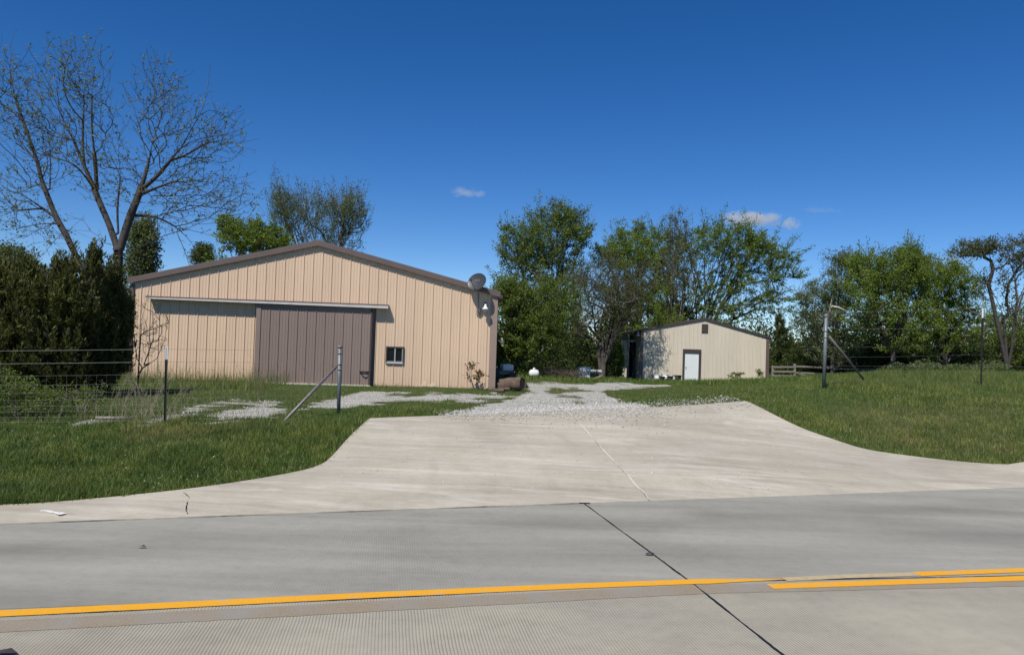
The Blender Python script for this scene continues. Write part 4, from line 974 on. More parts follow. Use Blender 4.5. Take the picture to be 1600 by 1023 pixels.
# ------------------------------------------------------------------ tree belt at the right
plant('leafy_tree', 'loose pale tree at the left end of the right-hand tree belt', 'tree', 1300, 600, 46, [(1290, 470, 42, 45, 46, 1.8, 220), (1315, 412, 24, 22, 46, 1.2, 70), (1262, 500, 24, 36, 46, 1.4, 100), (1300, 540, 48, 38, 46, 1.6, 160)], 24000, .10, .055, M['leaf_pale'], M['bark_grey'], up=.7, spread=.12, stems=10, shoot=.45, shup=.3)
plant('leafy_tree', 'dense green tree in the middle of the right-hand tree belt', 'tree', 1390, 600, 44, [(1385, 428, 62, 36, 44, 2.2, 340), (1350, 470, 55, 50, 44, 2.2, 240), (1420, 408, 26, 22, 44, 1.2, 80), (1400, 500, 70, 60, 44, 2.4, 300), (1340, 410, 20, 18, 44, 1, 30)], 46000, .105, .06, M['leaf_bright'], M['bark_mid'], up=.7, spread=.12, stems=14, shoot=.45, shup=.6)
plant('leafy_tree', 'dense green tree at the right end of the belt beside the crooked tree', 'tree', 1480, 600, 45, [(1470, 445, 56, 38, 45, 2.2, 320), (1500, 500, 45, 60, 45, 2.2, 240), (1440, 520, 55, 50, 45, 2, 200), (1418, 395, 14, 14, 45, .8, 30)], 40000, .105, .06, M['leaf_bright'], M['bark_mid'], up=.7, spread=.12, stems=12, shoot=.45, shup=.6)
plant('crooked_tree', 'dark crooked tree with visible limbs at the right picture edge', 'tree', 1575, 600, 38, [(1520, 390, 34, 14, 38, 1.0, 110), (1545, 386, 22, 12, 38, 1, 60), (1590, 400, 28, 32, 38, 1.2, 130), (1625, 400, 40, 45, 38, 1.4, 120), (1550, 440, 30, 30, 38, 1.2, 50), (1590, 480, 35, 35, 38, 1.2, 50)], 8500, .10, .055, M['leaf_olive'], M['bark_dark'], up=.3, spread=.09, tipr=.008, maxr=.15, step=.3, jit=.10, shoot=.25,
      trunk=[[(1570, 560, 0), (1562, 520, .1), (1568, 495, .2), (1556, 465, .3), (1540, 440, .4), (1518, 415, .5), (1500, 400, .5)], [(1568, 500, 0), (1590, 470, -.4), (1605, 440, -.6), (1625, 420, -.6)], [(1545, 445, 0), (1552, 420, 0), (1545, 395, 0)], [(1590, 470, -.4), (1585, 430, -.2), (1592, 400, 0)]])
plant('leafy_tree', 'shaded tree filling the gap below the crooked tree', 'tree', 1590, 600, 47, [(1580, 535, 50, 45, 47, 2, 300), (1640, 500, 50, 70, 47, 2, 240)], 24000, .11, .06, M['leaf_mid'], M['bark_mid'], up=.6, spread=.13, stems=8, shoot=.3)
# ------------------------------------------------------------------ undergrowth and far wood (masses nobody could count)
setbase((0, 0, 0))
def mass(name, boxes, n, L, Wd, mat, label=None):
    Cs = []; tot = sum(b[-1] for b in boxes)
    for (x0, x1, ytop, Yd, dv, wgt) in boxes:
        k = int(n * wgt / tot); px = rs.uniform(x0, x1, k); P = np.array([aty(a, 560, Yd) for a in (x0, x1)]); t = (px - x0) / (x1 - x0)
        wx = P[0][0] + (P[1][0] - P[0][0]) * t; wy = Yd + rs.uniform(-dv, dv, k); g0 = H(wx, wy)
        _, pyg = project(np.stack([wx, np.full(k, Yd), g0], -1))
        lump = .62 + .38 * np.sin(px * .09 + Yd) * np.sin(px * .037 + 1.3) + .12 * np.sin(px * .31)
        top_ = g0 + (np.maximum(pyg - ytop, 4)) * mpp(Yd) * lump
        z = g0 + (top_ - g0) * rs.uniform(0, 1, k) ** .8 * np.sqrt(np.clip(1 - ((wy - Yd) / dv) ** 2 * .7, .05, 1)); Cs.append(np.stack([wx, wy, z], -1))
    C = np.concatenate(Cs); o = leaves(name, C, np.zeros_like(C) + [0, 0, .3], L, Wd, mat, None); return tag(o, label, None, None, 'stuff')
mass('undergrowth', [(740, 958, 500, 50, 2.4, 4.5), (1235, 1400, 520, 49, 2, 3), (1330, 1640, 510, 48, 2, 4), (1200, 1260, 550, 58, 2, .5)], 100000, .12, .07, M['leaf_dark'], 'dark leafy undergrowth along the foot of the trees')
mass('pale_brambles', [(1385, 1560, 562, 38, 1.2, 3), (1240, 1300, 562, 51, 1.0, 1)], 9000, .11, .06, M['leaf_pale'], 'pale brambles along the far fence line')
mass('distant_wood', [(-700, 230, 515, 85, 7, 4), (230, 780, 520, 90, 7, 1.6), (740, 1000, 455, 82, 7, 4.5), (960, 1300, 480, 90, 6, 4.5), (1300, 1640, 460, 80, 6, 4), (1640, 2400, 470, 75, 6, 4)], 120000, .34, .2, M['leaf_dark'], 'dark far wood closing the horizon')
# brown bramble heap right of the barn
b = aty(865, 598, 37); b[2] = H1(b[0], b[1]); setbase(b)
plant('bramble_heap', 'brown dead bramble heap behind the white tank', 'brush pile', 868, 600, 40, [(865, 585, 38, 13, 40, 1.0, 500), (900, 590, 22, 8, 40, .8, 120)], 3000, .09, .02, M['twigbrown'], M['bark_grey'], tipr=.008, expo=.2, maxr=.02, spread=.10, step=.25, up=.1)
plant('shrub', 'leafy green shrub left of the shed post', 'shrub', 962, 602, 50, [(963, 562, 10, 30, 50, .6, 130)], 4200, .14, .09, M['leaf_bright'], M['bark_mid'], up=.3, spread=.12)
plant('shrub', 'small weeds at the shed wall foot', 'shrub', 1152, 594, 49.3, [(1150, 587, 12, 6, 49.3, .3, 30)], 260, .12, .06, M['leaf_mid'], M['bark_mid'], tipr=.005, expo=.2, spread=.05, step=.2)
plant('shrub', 'single tall weed at the shed right corner', 'shrub', 1190, 592, 49.3, [(1188, 583, 6, 8, 49.3, .2, 20)], 150, .12, .06, M['leaf_mid'], M['bark_mid'], tipr=.005, expo=.2, spread=.05, step=.2)

# ------------------------------------------------------------------ wire fences
lf = hit(529, 650); lt = hit(257, 662); l0 = hit(-260, 668)
fence = empty('wire_fence', tuple(lf), 'galvanised wire fence on the left with a braced steel end post', 'fence')
def V_(p): return Vector(p) - Vector(lf)
ptop = aty(531, 543, lf[1])
mb = MB(); mb.tube([V_((lf[0], lf[1], lf[2] - .1)), V_(ptop)], .036, 12); ep = mb.build('end_post', M['galv'], fence, True)
mb = MB(); mb.tube([V_(ptop), V_(ptop) + Vector((0, 0, .025)), V_(ptop) + Vector((0, 0, .045))], [.047, .046, .02], 12); mb.build('post_cap', M['galvdark'], ep, True)
for py in (552, 569, 577):
    q = V_(aty(530.7, py, lf[1])); mb = MB(); mb.tube([q - Vector((0, 0, .012)), q + Vector((0, 0, .012))], .043, 12); mb.build('clamp', M['galvdark'], ep, True)
bt = aty(526, 572, lf[1]); bb_ = hit(440, 662)
MB().tube([V_(bt), V_(bb_)], .027, 10).build('brace', M['galvdark'], fence, True)
def tpost(parent, base, top_, whitelen):
    base = Vector(base); top_ = Vector(top_); d = (top_ - base); w = top_ - d.normalized() * whitelen
    def tee(a, b, nm, mt, par):
        mb = MB(); z = (b - a)
        mb.box(-.022, .022, -.004, .004, 0, z.length); mb.box(-.004, .004, .004, .03, 0, z.length)
        for k in range(int(z.length / .06)): mb.box(-.006, .006, -.012, -.004, k * .06 + .01, k * .06 + .03)
        o = mb.build(nm, mt, par); o.matrix_local = Matrix.Translation(a) @ z.to_track_quat('Z', 'Y').to_matrix().to_4x4(); return o
    p = tee(base, w, 'line_post', M['post_green'], parent)
    mb = MB(); z = top_ - w; o = tee(w, top_, 'white_tip', M['whitem'], parent); return p
ltop = aty(259.5, 541, lt[1])
tpost(fence, V_(lt) - Vector((0, 0, .1)), V_(ltop), .22)
def wire(par, pts, r, mat, sag=0.02):
    P = []
    for a, b in zip(pts[:-1], pts[1:]):
        a = Vector(a); b = Vector(b)
        for k in range(9): t = k / 8; P.append(a.lerp(b, t) - Vector((0, 0, sag * 4 * t * (1 - t))))
    m = MB(); m.tube(P, r, 4, False); m.build('wire', mat, par)
l0top = aty(-260, 545, l0[1])
def fline(hfrac): return [V_(l0 * (1 - hfrac) + l0top * hfrac), V_(lt * (1 - hfrac) + ltop * hfrac), V_(np.array([lf[0], lf[1], lf[2]]) * (1 - hfrac) + ptop * hfrac)]
for h_, r_ in ((.965, .0022), (.80, .0022)): wire(fence, fline(h_), r_, M['wire'], .01)
mesh_h = [.64, .52, .42, .33, .25, .18, .11, .05]
for h_ in mesh_h: wire(fence, fline(h_), .0009, M['wire'], .008)
# vertical stays
stays = MB()
A0 = np.array(l0); A1 = np.array(lt); A2 = np.array(lf)
for a, at_, b, bt_ in ((l0, l0top, lt, ltop), (lt, ltop, lf, ptop)):
    n = int(np.linalg.norm(np.array(b)[:2] - np.array(a)[:2]) / .15)
    for k in range(1, n):
        t = k / n; p = np.array(a) * (1 - t) + np.array(b) * t; q = np.array(at_) * (1 - t) + np.array(bt_) * t
        stays.tube([V_(p * .95 + q * .05), V_(p * .36 + q * .64)], .0007, 3, False)
tag(stays.build('wire_stays', M['wire'], fence), kind='stuff')
# right fence
rf = hit(1287, 607); rtop = aty(1291, 490, rf[1]); rt = aty(1534, 560, 20.0); rt[2] = H1(rt[0], rt[1]); rttop = aty(1536, 481, 20.0); re_ = aty(1900, 575, 26.0); re_[2] = H1(re_[0], re_[1]); retop = re_ + np.array([0, 0, 1.75])
fence2 = empty('wire_fence', tuple(rf), 'wire fence on the right bank with a leaning grey steel corner post', 'fence')
def R_(p): return Vector(p) - Vector(rf)
ep2 = MB().tube([R_(rf) - Vector((0, 0, .1)), R_(rtop)], .040, 12).build('corner_post', M['galv'], fence2, True)
for py in (494, 517, 527):
    q = R_(aty(1290, py, rf[1])); MB().tube([q - Vector((0, 0, .014)), q + Vector((0, 0, .014))], .047, 12).build('clamp', M['galvdark'], ep2, True)
MB().tube([R_(aty(1296, 526, rf[1])), R_(aty(1349, 592, rf[1] + 1.0))], .026, 10).build('brace', M['galvdark'], fence2, True)
tpost(fence2, R_(rt) - Vector((0, 0, .1)), R_(rttop), .27)
MB().tube([R_(aty(1297, 486, rf[1])), R_(aty(1300, 478, rf[1])), R_(aty(1310, 480, rf[1])), R_(aty(1322, 486, rf[1]))], .018, 8).build('bent_pipe', M['whitetrack'], fence2, True)
MB().tube([R_(aty(1294, 500, rf[1])), R_(aty(1297, 480, rf[1])), R_(aty(1300, 466, rf[1]))], [.02, .014, .006], 6).build('broken_stick', M['oldwood'], fence2, True)
tw = MB()
for k in range(16):
    a = R_(aty(1291 + rs.randn() * 2, 492 + rs.randn() * 6, rf[1])); b_ = R_(aty(1296 + rs.uniform(-10, 22), 497 + rs.uniform(-14, 18), rf[1] - .02)); mid = (a + b_) / 2 + Vector((rs.randn() * .06, rs.randn() * .03, rs.randn() * .05)); tw.tube([a, mid, b_], .0035, 3, False)
tw.build('wire_tangle', M['galvdark'], fence2)
for a_, b_ in ((1.02, 1.0), (.80, .76)):
    wire(fence2, [R_(rf * (1 - a_) + rtop * a_), R_(rt * (1 - b_) + rttop * b_), R_(re_ * (1 - b_) + retop * b_)], .003, M['wire'], .02)
for h_ in (.55, .42, .3, .2, .1):
    wire(fence2, [R_(rf * (1 - h_) + rtop * h_), R_(rt * (1 - h_) + rttop * h_), R_(re_ * (1 - h_) + retop * h_)], .002, M['galvdark'], .02)

# ------------------------------------------------------------------ wooden fence behind the lawn
wf = empty('wooden_fence', tuple(aty(1207, 588, 46)), 'weathered wooden rail fence right of the shed', 'fence')
wbase = Vector(wf.location)
posts = []
for px, py_t, py_b, wd in ((1207, 571, 590, .13), (1241, 568, 590, .13), (1301, 572, 590, .14), (1369.5, 574, 588, .12)):
    a = aty(px, py_b, 46); t_z = aty(px, py_t, 46)[2]; posts.append((a[0], t_z)); gz = H1(a[0], 46)
    mt = M['whitetrack'] if px == 1301 else M['oldwood']
    MB().box(a[0] - wd / 2 - wbase.x, a[0] + wd / 2 - wbase.x, -.06, .06, gz - .1 - wbase.z, t_z - wbase.z).build('post', mt, wf)
def rail(p0, p1, hgt=.09): 
    a = Vector(aty(*p0, 46)) - wbase; b_ = Vector(aty(*p1, 46)) - wbase; a.y = b_.y = -.09
    MB().add([a + Vector((0, s, z)) for z in (-hgt / 2, hgt / 2) for s in (-.02, .02)] + [b_ + Vector((0, s, z)) for z in (-hgt / 2, hgt / 2) for s in (-.02, .02)], [(0, 2, 3, 1), (4, 5, 7, 6), (0, 1, 5, 4), (2, 6, 7, 3), (0, 4, 6, 2), (1, 3, 7, 5)]).build('rail', M['oldwood'], wf)
for a_, b_ in (((1207, 573), (1241, 573)), ((1207, 580), (1241, 580.5)), ((1207, 586.5), (1241, 587)), ((1243, 572), (1301, 574.5)), ((1246, 583), (1270, 590)), ((1301, 576), (1369, 577)), ((1301, 585), (1369, 586)), ((1243, 582), (1301, 584))): rail(a_, b_, .1)

# ------------------------------------------------------------------ yard clutter
lg = hit(800, 610); lgo = empty('log', tuple(lg), 'short thick brown log lying by the barn right corner', 'log')
ax = Vector((.85, -.45, .12)).normalized(); mb = MB(); R_l = []
pts = [Vector((0, 0, .2)) - ax * .42, Vector((0, 0, .2)) - ax * .2, Vector((0, 0, .21)), Vector((0, 0, .2)) + ax * .22, Vector((0, 0, .2)) + ax * .38]
mb.tube(pts, [.20, .225, .21, .225, .205], 18, False)
for i, v in enumerate(mb.v): k = 1 + .06 * math.sin(i * 2.3); mb.v[i] = (v[0] * k, v[1] * k, .2 + (v[2] - .2) * k)
mb.build('bark', M['log'], lgo, True)
for q, sgn in ((pts[0], 1), (pts[-1], -1)): MB().tube([q + ax * .002 * sgn * 10, q + ax * .03 * sgn], .205, 18).build('cut_face', M['logend'], lgo)
for k, (px, py, lab) in enumerate(((787, 611, 'split firewood piece lying left of the log'), (779, 613, 'short dark firewood piece at the barn corner'))):
    p = hit(px, py); d = Vector((.9, .2 - .5 * k, .05)).normalized(); o = MB().tube([Vector((0, 0, .06)) - d * .18, Vector((0, 0, .06)) + d * .18], [.07, .06], 7).build('firewood', M['log']); o.location = tuple(p); tag(o, lab, 'firewood', 'firewood by the log')
# white tank (propane style)
tp_ = aty(834, 594, 38.5); tp_[2] = H1(tp_[0], tp_[1]); tank = empty('tank', tuple(tp_), 'low white rounded tank in the grass right of the barn', 'tank', .2)
mb = MB(); prof = [(.02, -.27), (.12, -.25), (.19, -.19), (.21, -.11), (.21, .11), (.19, .19), (.12, .25), (.02, .27)]; mb.lathe(prof, 20, Matrix.Translation((0, 0, .28)) @ Matrix.Rotation(math.pi / 2, 4, 'Y')); mb.build('shell', M['whitep'], tank, True)
MB().lathe([(.07, .46), (.07, .55), (.04, .58)], 14).build('valve_dome', M['whitep'], tank, True)
for s_ in (-.15, .15): MB().box(s_ - .03, s_ + .03, -.2, .2, -.02, .14).build('foot', M['black'], tank)
# old white machine behind barn corner (garden tractor shape)
mp_ = aty(788, 590, 34); mp_[2] = H1(mp_[0], mp_[1]); mow = empty('garden_tractor', tuple(mp_), 'old white garden tractor partly hidden behind the barn corner', 'garden tractor', .3)
MB().box(-.15, .35, -.25, .25, .42, .72).build('hood', M['whitep'], mow, bevel=.05)
MB().box(-.62, -.2, -.22, .22, .40, .50).box(-.68, -.6, -.22, .22, .45, .85).build('seat', M['black'], mow, bevel=.02)
MB().box(-.75, .35, -.18, .18, .25, .40).build('chassis', M['galvdark'], mow)
MB().box(-.85, -.45, -.42, -.24, .55, .62).box(-.85, -.45, .24, .42, .55, .62).build('fender', M['whitep'], mow, bevel=.02)
for x_, r_, y_ in ((.28, .18, -.32), (.28, .18, .32), (-.6, .26, -.34), (-.6, .26, .34)):
    MB().lathe([(r_ * .5, -.07), (r_, -.06), (r_, .06), (r_ * .5, .07)], 18, Matrix.Translation((x_, y_, r_)) @ Matrix.Rotation(math.pi / 2, 4, 'X')).build('wheel', M['black'], mow)
MB().tube([(-.05, 0, .7), (-.18, 0, .9)], .02, 6).build('steering_column', M['black'], mow)
# pale metal cabinet and board
cb = aty(912, 595, 42); cb[2] = H1(cb[0], cb[1]); cab = empty('metal_cabinet', tuple(cb), 'pale metal cabinet standing in the weeds left of the forked tree', 'cabinet', .15)
MB().box(-.30, .30, -.25, .25, .05, .72).build('body', M['ivory'], cab, bevel=.01); MB().box(-.27, .27, -.265, -.252, .09, .68).build('door_leaf', M['ivory'], cab)
MB().box(.18, .2, -.29, -.265, .32, .44).build('handle', M['black'], cab)
for x_ in (-.25, .25): MB().box(x_ - .03, x_ + .03, -.2, .2, 0, .05).build('foot', M['black'], cab)
bd = aty(927, 580, 42.5); hz_ = H1(bd[0], bd[1]); bo = empty('utility_trailer', (bd[0], bd[1], hz_), 'small trailer with a pale board on top under the forked tree', 'trailer')
MB().box(-.35, .45, -.3, .3, .50, .60).build('board', M['ivory'], bo); MB().box(-.3, .4, -.25, .25, .36, .42).build('frame', M['trim_dark'], bo)
for x_, y_ in ((-.1, -.3), (-.1, .3)): MB().lathe([(.1, -.05), (.19, -.05), (.19, .05), (.1, .05)], 16, Matrix.Translation((x_, y_, .19)) @ Matrix.Rotation(math.pi / 2, 4, 'X')).build('wheel', M['black'], bo)
p0 = aty(923, 598, 41); p1 = aty(941, 587, 41.3); p0[2] = H1(p0[0], p0[1]); o = MB().tube([Vector((0, 0, .03)), Vector(p1) - Vector(p0)], .05, 4).build('plank', M['oldwood']); o.location = tuple(p0); tag(o, 'grey weathered plank leaning up to the forked tree', 'plank')
def rock(px, py, Yd, r, mat, lab, cat, name='boulder'):
    p = aty(px, py, Yd); p[2] = H1(p[0], p[1]); bmv = []
    mb = MB(); mb.lathe([(r * .1, r * 1.1), (r * .6, r * .95), (r * .95, r * .5), (r, r * .15), (r * .8, -r * .2)], 12)
    mb.v = [(v[0] * (1 + .15 * math.sin(i * 1.7)), v[1] * (1 + .12 * math.cos(i * 2.1)), v[2]) for i, v in enumerate(mb.v)]
    o = mb.build(name, mat, None, True); o.location = tuple(p); return tag(o, lab, cat)
rock(954, 593, 44, .14, M['whitep'], 'small white stone left of the shed porch', 'stone')
# row of buckets and pots by the shed door
gnames = [(1027, 'white', .17, .30, 'white bucket at the left end of the row by the shed'), (1033, 'black', .20, .22, 'low black pot second in the row by the shed'), (1039.5, 'white', .16, .34, 'tall white bucket third in the row by the shed'),
          (1046, 'black', .20, .24, 'black pot in the middle of the row by the shed'), (1052, 'white', .15, .24, 'small white bucket right of the middle black pot'), (1058, 'black', .21, .28, 'black pot nearest the white shed door')]
for px, cc, r_, h_, lab in gnames:
    r_ *= 1.15; h_ *= 1.25; r_ *= 1.1; p = aty(px, 596, 46.2); p[2] = H1(p[0], p[1]) + .08; e_ = empty('white_bucket' if cc == 'white' else 'plant_pot', tuple(p), lab, 'bucket' if cc == 'white' else 'pot', group='buckets and pots by the shed door')
    MB().lathe([(r_ * .78, 0), (r_, h_), (r_ * .93, h_), (r_ * .72, .03)], 16).build('body', M['whitep'] if cc == 'white' else M['black'], e_, True)
    MB().lathe([(r_ * 1.0, h_ - .03), (r_ * 1.08, h_ - .03), (r_ * 1.08, h_ + .012), (r_ * 1.0, h_ + .012)], 16, None, False).build('rim', M['whitep'] if cc == 'white' else M['black'], e_, True)
# pale pipe lying under the junipers
p = hit(150, 657); q = hit(205, 656); o = MB().tube([Vector((0, 0, .05)), Vector(q) - Vector(p) + Vector((0, 0, .03))], .028, 8).build('pipe', M['oldwood'], None, True); o.location = tuple(p); tag(o, 'pale pipe lying on the ground below the dark junipers', 'pipe')
# leaf litter on the road
for px, py, s_ in ((222, 854, .035), (1016, 865, .05), (8, 1019, .07)):
    p = atz(px, py, .012); o = MB().add([(-s_, -s_ * .3, 0), (0, -s_ * .5, .012), (s_, 0, .002), (.2 * s_, s_ * .45, .015), (-.6 * s_, s_ * .4, .004)], [(0, 1, 4), (1, 3, 4), (1, 2, 3)]).build('dead_leaf', M['trim_dark']); o.location = tuple(p)
    tag(o, {222: 'dead leaf on the far lane at the left', 1016: 'dead leaf beside the dark road joint', 8: 'dark leaf in the bottom left corner of the road'}[px], 'leaf')

# ------------------------------------------------------------------ loose stone
def stones(n, sampler, smin, smax, name, label):
    C = sampler(n); n = len(C); s = rs.uniform(smin, smax, n) * rs.uniform(.5, 1.2, n)
    base_ = np.array([[1, 0, 0], [0, 1, 0], [-1, 0, 0], [0, -1, 0], [0, 0, 1], [0, 0, -.6]]); Fb = np.array([[0, 1, 4], [1, 2, 4], [2, 3, 4], [3, 0, 4], [1, 0, 5], [2, 1, 5], [3, 2, 5], [0, 3, 5]])
    V = base_[None] * (s[:, None, None]) * rs.uniform(.55, 1.25, (n, 6, 1)); an = rs.uniform(0, 6.28, n); c, si = np.cos(an), np.sin(an)
    V = np.stack([V[..., 0] * c[:, None] - V[..., 1] * si[:, None], V[..., 0] * si[:, None] + V[..., 1] * c[:, None], V[..., 2] * .75], -1) + rs.randn(n, 6, 3) * s[:, None, None] * .12
    V += C[:, None]; Fq = (Fb[None] + np.arange(n)[:, None, None] * 6).reshape(-1, 3)
    o = npmesh(name, V.reshape(-1, 3), Fq, M['stone']); return tag(o, label, None, None, 'stuff')
def samp_drive(n):
    x = rs.uniform(-13, 8, n * 6); y = rs.uniform(11.5, 34, n * 6) ; g_ = gravel_at(x, y); keep = (rs.uniform(0, 1, len(x)) < (g_ - .5) * 1.3) & (rs.uniform(0, 1, len(x)) < (15 / y) ** 1.6) & (~in_drive(x, y))
    x, y = x[keep][:n], y[keep][:n]; return np.stack([x, y, H(x, y) + .012], -1)
stones(30000, samp_drive, .008, .024, 'gravel', 'white crushed limestone gravel of the drive')
EL, ER_ = Lc[-1], Rc[-1]
def samp_edge(n):
    t = np.where(rs.rand(n) < .86, .16 + .56 * rs.beta(1.5, 1.3, n), rs.uniform(.6, 1, n)); P = EL[None] * (1 - t)[:, None] + ER_[None] * t[:, None]; ed = (ER_ - EL) / np.linalg.norm(ER_ - EL); nn = np.array([-ed[1], ed[0]])
    o = rs.randn(n) * .34 + .16; o = np.where(o < 0, o * (1.0 + 1.2 * np.exp(-((t - .55) / .22) ** 2)), o); P = P + nn[None] * o[:, None]
    ins = in_drive(P[:, 0], P[:, 1]); z = H(P[:, 0], P[:, 1]) + np.where(ins, .046, .03) + .008; return np.stack([P[:, 0], P[:, 1], z], -1)
stones(11000, samp_edge, .007, .020, 'gravel_spill', 'loose white stones spilled onto the top of the concrete')
def samp_sc(n):
    px = rs.uniform(520, 1300, n); py = 640 + rs.rand(n) ** 1.5 * 130; P = np.array([hit(a, b) for a, b in zip(px, py)]); k = in_drive(P[:, 0], P[:, 1]); P = P[k]; P[:, 2] += .046; return P
stones(900, samp_sc, .006, .016, 'stray_pebbles', 'stray pebbles scattered over the concrete driveway')

# ------------------------------------------------------------------ grass
def blades(name, x, y, h, w, mat, label, lean=.35, seg=True):
    n = len(x); z = H(x, y) - .01; an = rs.uniform(0, 2 * math.pi, n); dx, dy = np.cos(an), np.sin(an); la = np.abs(rs.randn(n)) * lean * h; lb_ = rs.uniform(0, 2 * math.pi, n); lx, ly = np.cos(lb_) * la, np.sin(lb_) * la
    B = np.stack([x, y, z], -1); w = w * rs.uniform(.6, 1.3, n); S_ = np.stack([dx * w, dy * w, 0 * w], -1) * .5
    Mi = B + np.stack([lx * .3, ly * .3, h * .55], -1); T = B + np.stack([lx, ly, h], -1)
    if seg:
        V = np.stack([B - S_, B + S_, Mi + S_ * .8, Mi - S_ * .8, T], 1); k = np.arange(n) * 5
        Fq = np.concatenate([np.stack([k, k + 1, k + 2], -1), np.stack([k, k + 2, k + 3], -1), np.stack([k + 3, k + 2, k + 4], -1)])
    else:
        V = np.stack([B - S_, B + S_, T], 1); k = np.arange(n) * 3; Fq = np.stack([k, k + 1, k + 2], -1)
    o = npmesh(name, V.reshape(-1, 3), Fq, mat); return tag(o, label, None, None, 'stuff')
def sample_grass(n, x0, x1, y0, y1, pw):
    yy = (y0 ** (1 - pw) + rs.rand(n) * (y1 ** (1 - pw) - y0 ** (1 - pw))) ** (1 / (1 - pw)); xx = rs.uniform(x0, x1, n) * yy
    k = (dist_edge(xx, yy) > .30) & ~in_drive(xx, yy); xx, yy = xx[k], yy[k]
    g_ = gravel_at(xx, yy); k = rs.rand(len(xx)) > np.clip((g_ - .22) * 2.6, 0, .965); xx, yy = xx[k], yy[k]
    lp = (np.stack([xx, yy, 0 * xx], -1) - BO); u_, v_ = lp @ bx, lp @ by; k = ~((u_ > -.05) & (u_ < BWID + .05) & (v_ > -.03) & (v_ < BLEN)); xx, yy = xx[k], yy[k]
    k = ~((xx > SW0[0]) & (xx < SW1[0]) & (yy > 49.9) & (yy < 59.5)); xx, yy = xx[k], yy[k]; return xx + rs.randn(len(xx)) * .03, yy + rs.randn(len(xx)) * .03
x, y = sample_grass(330000, -.85, -.08, 6.6, 14.5, 1.6)
pat = bnoise(x, y, 2.2, 2); hh = (.08 + .05 * pat + .03 * np.clip(bnoise(x, y, .9, 8), -1, 1)) * rs.uniform(.5, 1.5, len(x)) * (1 + .5 * sstep(3.5, 6.0, dist_edge(x, y)) * 0); tuft = bnoise(x, y, 7.5, 33); hh = np.clip(hh * (1 + .9 * np.clip(tuft - .15, 0, 1)), .02, .30)
k = rs.rand(len(x)) < .10 + .65 * dry_at(x, y)
blades('verge_grass', x[k], y[k], hh[k], .006, M['blade_dry'], 'yellowish worn grass of the left verge near the fence', .5)
x, y, hh = x[~k], y[~k], hh[~k]
blades('verge_grass', x, y, hh, .0065, M['blade'], 'lush dark green grass verge between concrete and left fence', .5)
x, y = sample_grass(330000, .22, .95, 9.5, 33, 1.6)
x_, y_ = x, y; P = np.stack([x, y, H(x, y)], -1); px, py = project(P); tall = sstep(620, 600, py) * sstep(1220, 1380, px); mow_ = sstep(1330, 1180, px)
hh = (.075 + .09 * tall - .035 * mow_) * rs.uniform(.5, 1.5, len(x)) * (1 + .35 * bnoise(x, y, 2.0, 5))
dry = dry_at(x, y); k = rs.rand(len(x)) < .35 + dry * .4
blades('bank_grass', x[~k], y[~k], hh[~k], .0075, M['blade'], 'green grass on the right bank and lawn', .45)
blades('bank_grass', x[k], y[k], hh[k] * .9, .0075, M['blade_dry'], 'yellowish grass on the right bank', .45)
x, y = sample_grass(170000, -.75, .40, 12.5, 42, 1.3)
hh = .055 * rs.uniform(.5, 1.5, len(x)) * (1 + .4 * bnoise(x, y, 1.6, 6)); lp = (np.stack([x, y, 0 * x], -1) - BO); u_, v_ = lp @ bx, lp @ by
hh = np.where((u_ < 5.2) & (v_ > -3.5), hh * 4.6, hh); hh = np.where((v_ > -.6) & (v_ < 0) & (u_ > 0), hh * 1.9, hh)
k = rs.rand(len(x)) < .3
blades('yard_grass', x[~k], y[~k], hh[~k], .011, M['blade'], 'patchy yard grass in front of the barn', .4, False)
blades('yard_grass', x[k], y[k], hh[k], .011, M['blade_dry'], 'thin yellowish yard grass among the gravel', .4, False)
x, y = sample_grass(60000, -.1, .62, 36, 56, 1.2); k = ~((x > 6.5) & (x < 21) & (y > 43)); x, y = x[k], y[k]
blades('far_grass', x, y, rs.uniform(.08, .3, len(x)), .03, M['blade'], 'rough grass along the foot of the far trees', .4, False)

fx, fy = sample_grass(700, -.8, -.08, 7.4, 13.5, 1.5); k = bnoise(fx, fy, 1.7, 51) > .12; fx, fy = fx[k], fy[k]; fz = H(fx, fy) + rs.uniform(.05, .13, len(fx)); FC = np.repeat(np.stack([fx, fy, fz], -1), 5, 0); FA = rs.randn(len(FC), 3)
setbase((0, 0, 0)); o = leaves('glint_specks', FC, FA, .011, .008, simple('pale_glint', (.42, .45, .33), .8, var=.1), None); tag(o, 'small pale specks painted as light glints in the verge grass', None, None, 'stuff')  # pale specks added to imitate light glinting off the grass blades
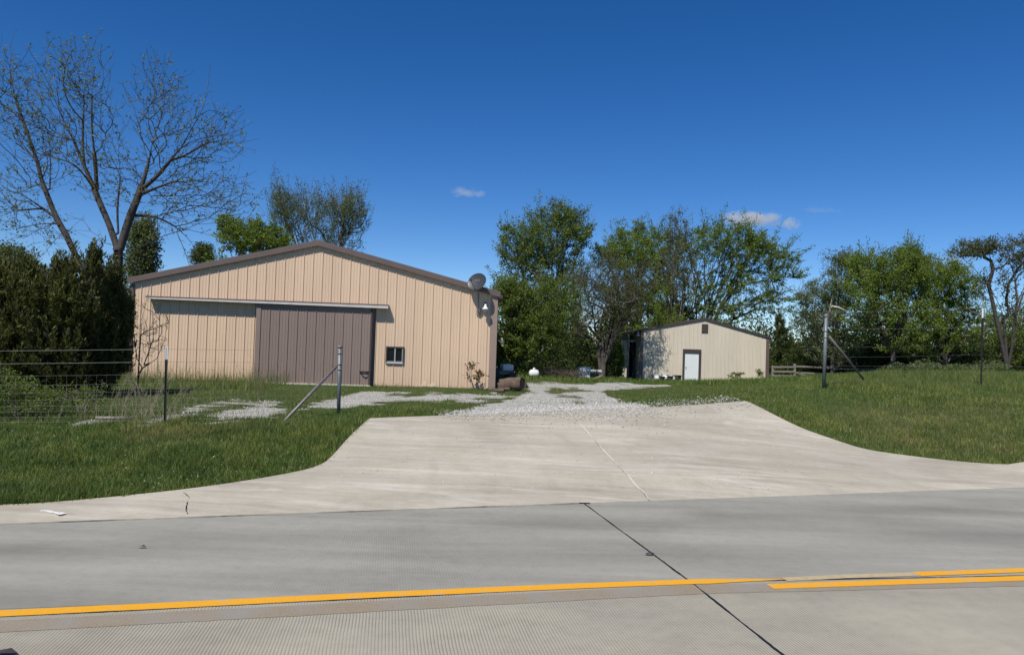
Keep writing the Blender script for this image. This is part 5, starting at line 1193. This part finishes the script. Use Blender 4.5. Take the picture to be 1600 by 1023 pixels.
# ------------------------------------------------------------------ clouds
def cloud(px, py, w, h, dens, label, seed, Yd=1500):
    c = aty(px, py, Yd); m_ = mpp(Yd); o = MB()
    n1, n2 = 24, 14; prof = [(math.sin(math.pi * i / n2) if 0 < i < n2 else .001, -math.cos(math.pi * i / n2)) for i in range(n2 + 1)]
    o.lathe(prof, n1, Matrix.Diagonal((w * m_ * .5, w * m_ * .35, h * m_ * .5, 1))); m = bpy.data.materials.new('cloud_vapour'); m.use_nodes = True; t = m.node_tree
    for n in list(t.nodes): t.nodes.remove(n)
    out = t.nodes.new('ShaderNodeOutputMaterial'); v = t.nodes.new('ShaderNodeVolumePrincipled'); v.inputs['Color'].default_value = (.98, .98, 1, 1); v.inputs['Anisotropy'].default_value = .2
    tc = t.nodes.new('ShaderNodeTexCoord'); mp = t.nodes.new('ShaderNodeMapping'); mp.inputs['Scale'].default_value = (1 / (w * m_ * .5), 1 / (w * m_ * .35), 1 / (h * m_ * .5)); t.links.new(tc.outputs['Object'], mp.inputs[0])
    ln = t.nodes.new('ShaderNodeVectorMath'); ln.operation = 'LENGTH'; t.links.new(mp.outputs[0], ln.inputs[0])
    no = t.nodes.new('ShaderNodeTexNoise'); no.inputs['Scale'].default_value = 1.6; no.inputs['Detail'].default_value = 5; no.inputs['Roughness'].default_value = .62; mp2 = t.nodes.new('ShaderNodeMapping'); mp2.inputs['Location'].default_value = (seed, seed * 2, 0); mp2.inputs['Scale'].default_value = (1.6, 1, .8)
    t.links.new(mp.outputs[0], mp2.inputs[0]); t.links.new(mp2.outputs[0], no.inputs[0])
    a = t.nodes.new('ShaderNodeMath'); a.operation = 'SUBTRACT'; a.inputs[0].default_value = 1.0; t.links.new(ln.outputs['Value'], a.inputs[1])
    b2 = t.nodes.new('ShaderNodeMath'); b2.operation = 'MULTIPLY_ADD'; t.links.new(no.outputs[0], b2.inputs[0]); b2.inputs[1].default_value = 2.6; b2.inputs[2].default_value = -1.65
    c2 = t.nodes.new('ShaderNodeMath'); c2.operation = 'ADD'; t.links.new(a.outputs[0], c2.inputs[0]); t.links.new(b2.outputs[0], c2.inputs[1])
    mr = t.nodes.new('ShaderNodeMapRange'); t.links.new(c2.outputs[0], mr.inputs[0]); mr.inputs[1].default_value = 0; mr.inputs[2].default_value = .9; mr.inputs[3].default_value = 0; mr.inputs[4].default_value = dens
    fe = t.nodes.new('ShaderNodeMath'); fe.operation = 'MULTIPLY'; ga = t.nodes.new('ShaderNodeMapRange'); t.links.new(a.outputs[0], ga.inputs[0]); ga.inputs[1].default_value = 0; ga.inputs[2].default_value = .3
    t.links.new(mr.outputs[0], fe.inputs[0]); t.links.new(ga.outputs[0], fe.inputs[1]); t.links.new(fe.outputs[0], v.inputs['Density']); t.links.new(v.outputs[0], out.inputs['Volume'])
    ob = o.build('cloud', m, None, True); ob.location = tuple(c); return tag(ob, label, 'cloud')
cloud(729, 301, 90, 20, .030, 'thin pale cloud wisp high above the barn and trees', 1.3)
cloud(1172, 344, 130, 38, .09, 'largest pale cloud above the layered tree', 4.1)
cloud(1234, 350, 48, 28, .08, 'small puffy cloud right beside the largest cloud', 7.7)
cloud(1490, 408, 80, 34, .03, 'faint cloud half hidden behind the crooked tree', 9.2)
cloud(1280, 328, 90, 16, .010, 'very faint streak of cloud right of the puffy cloud', 2.9)
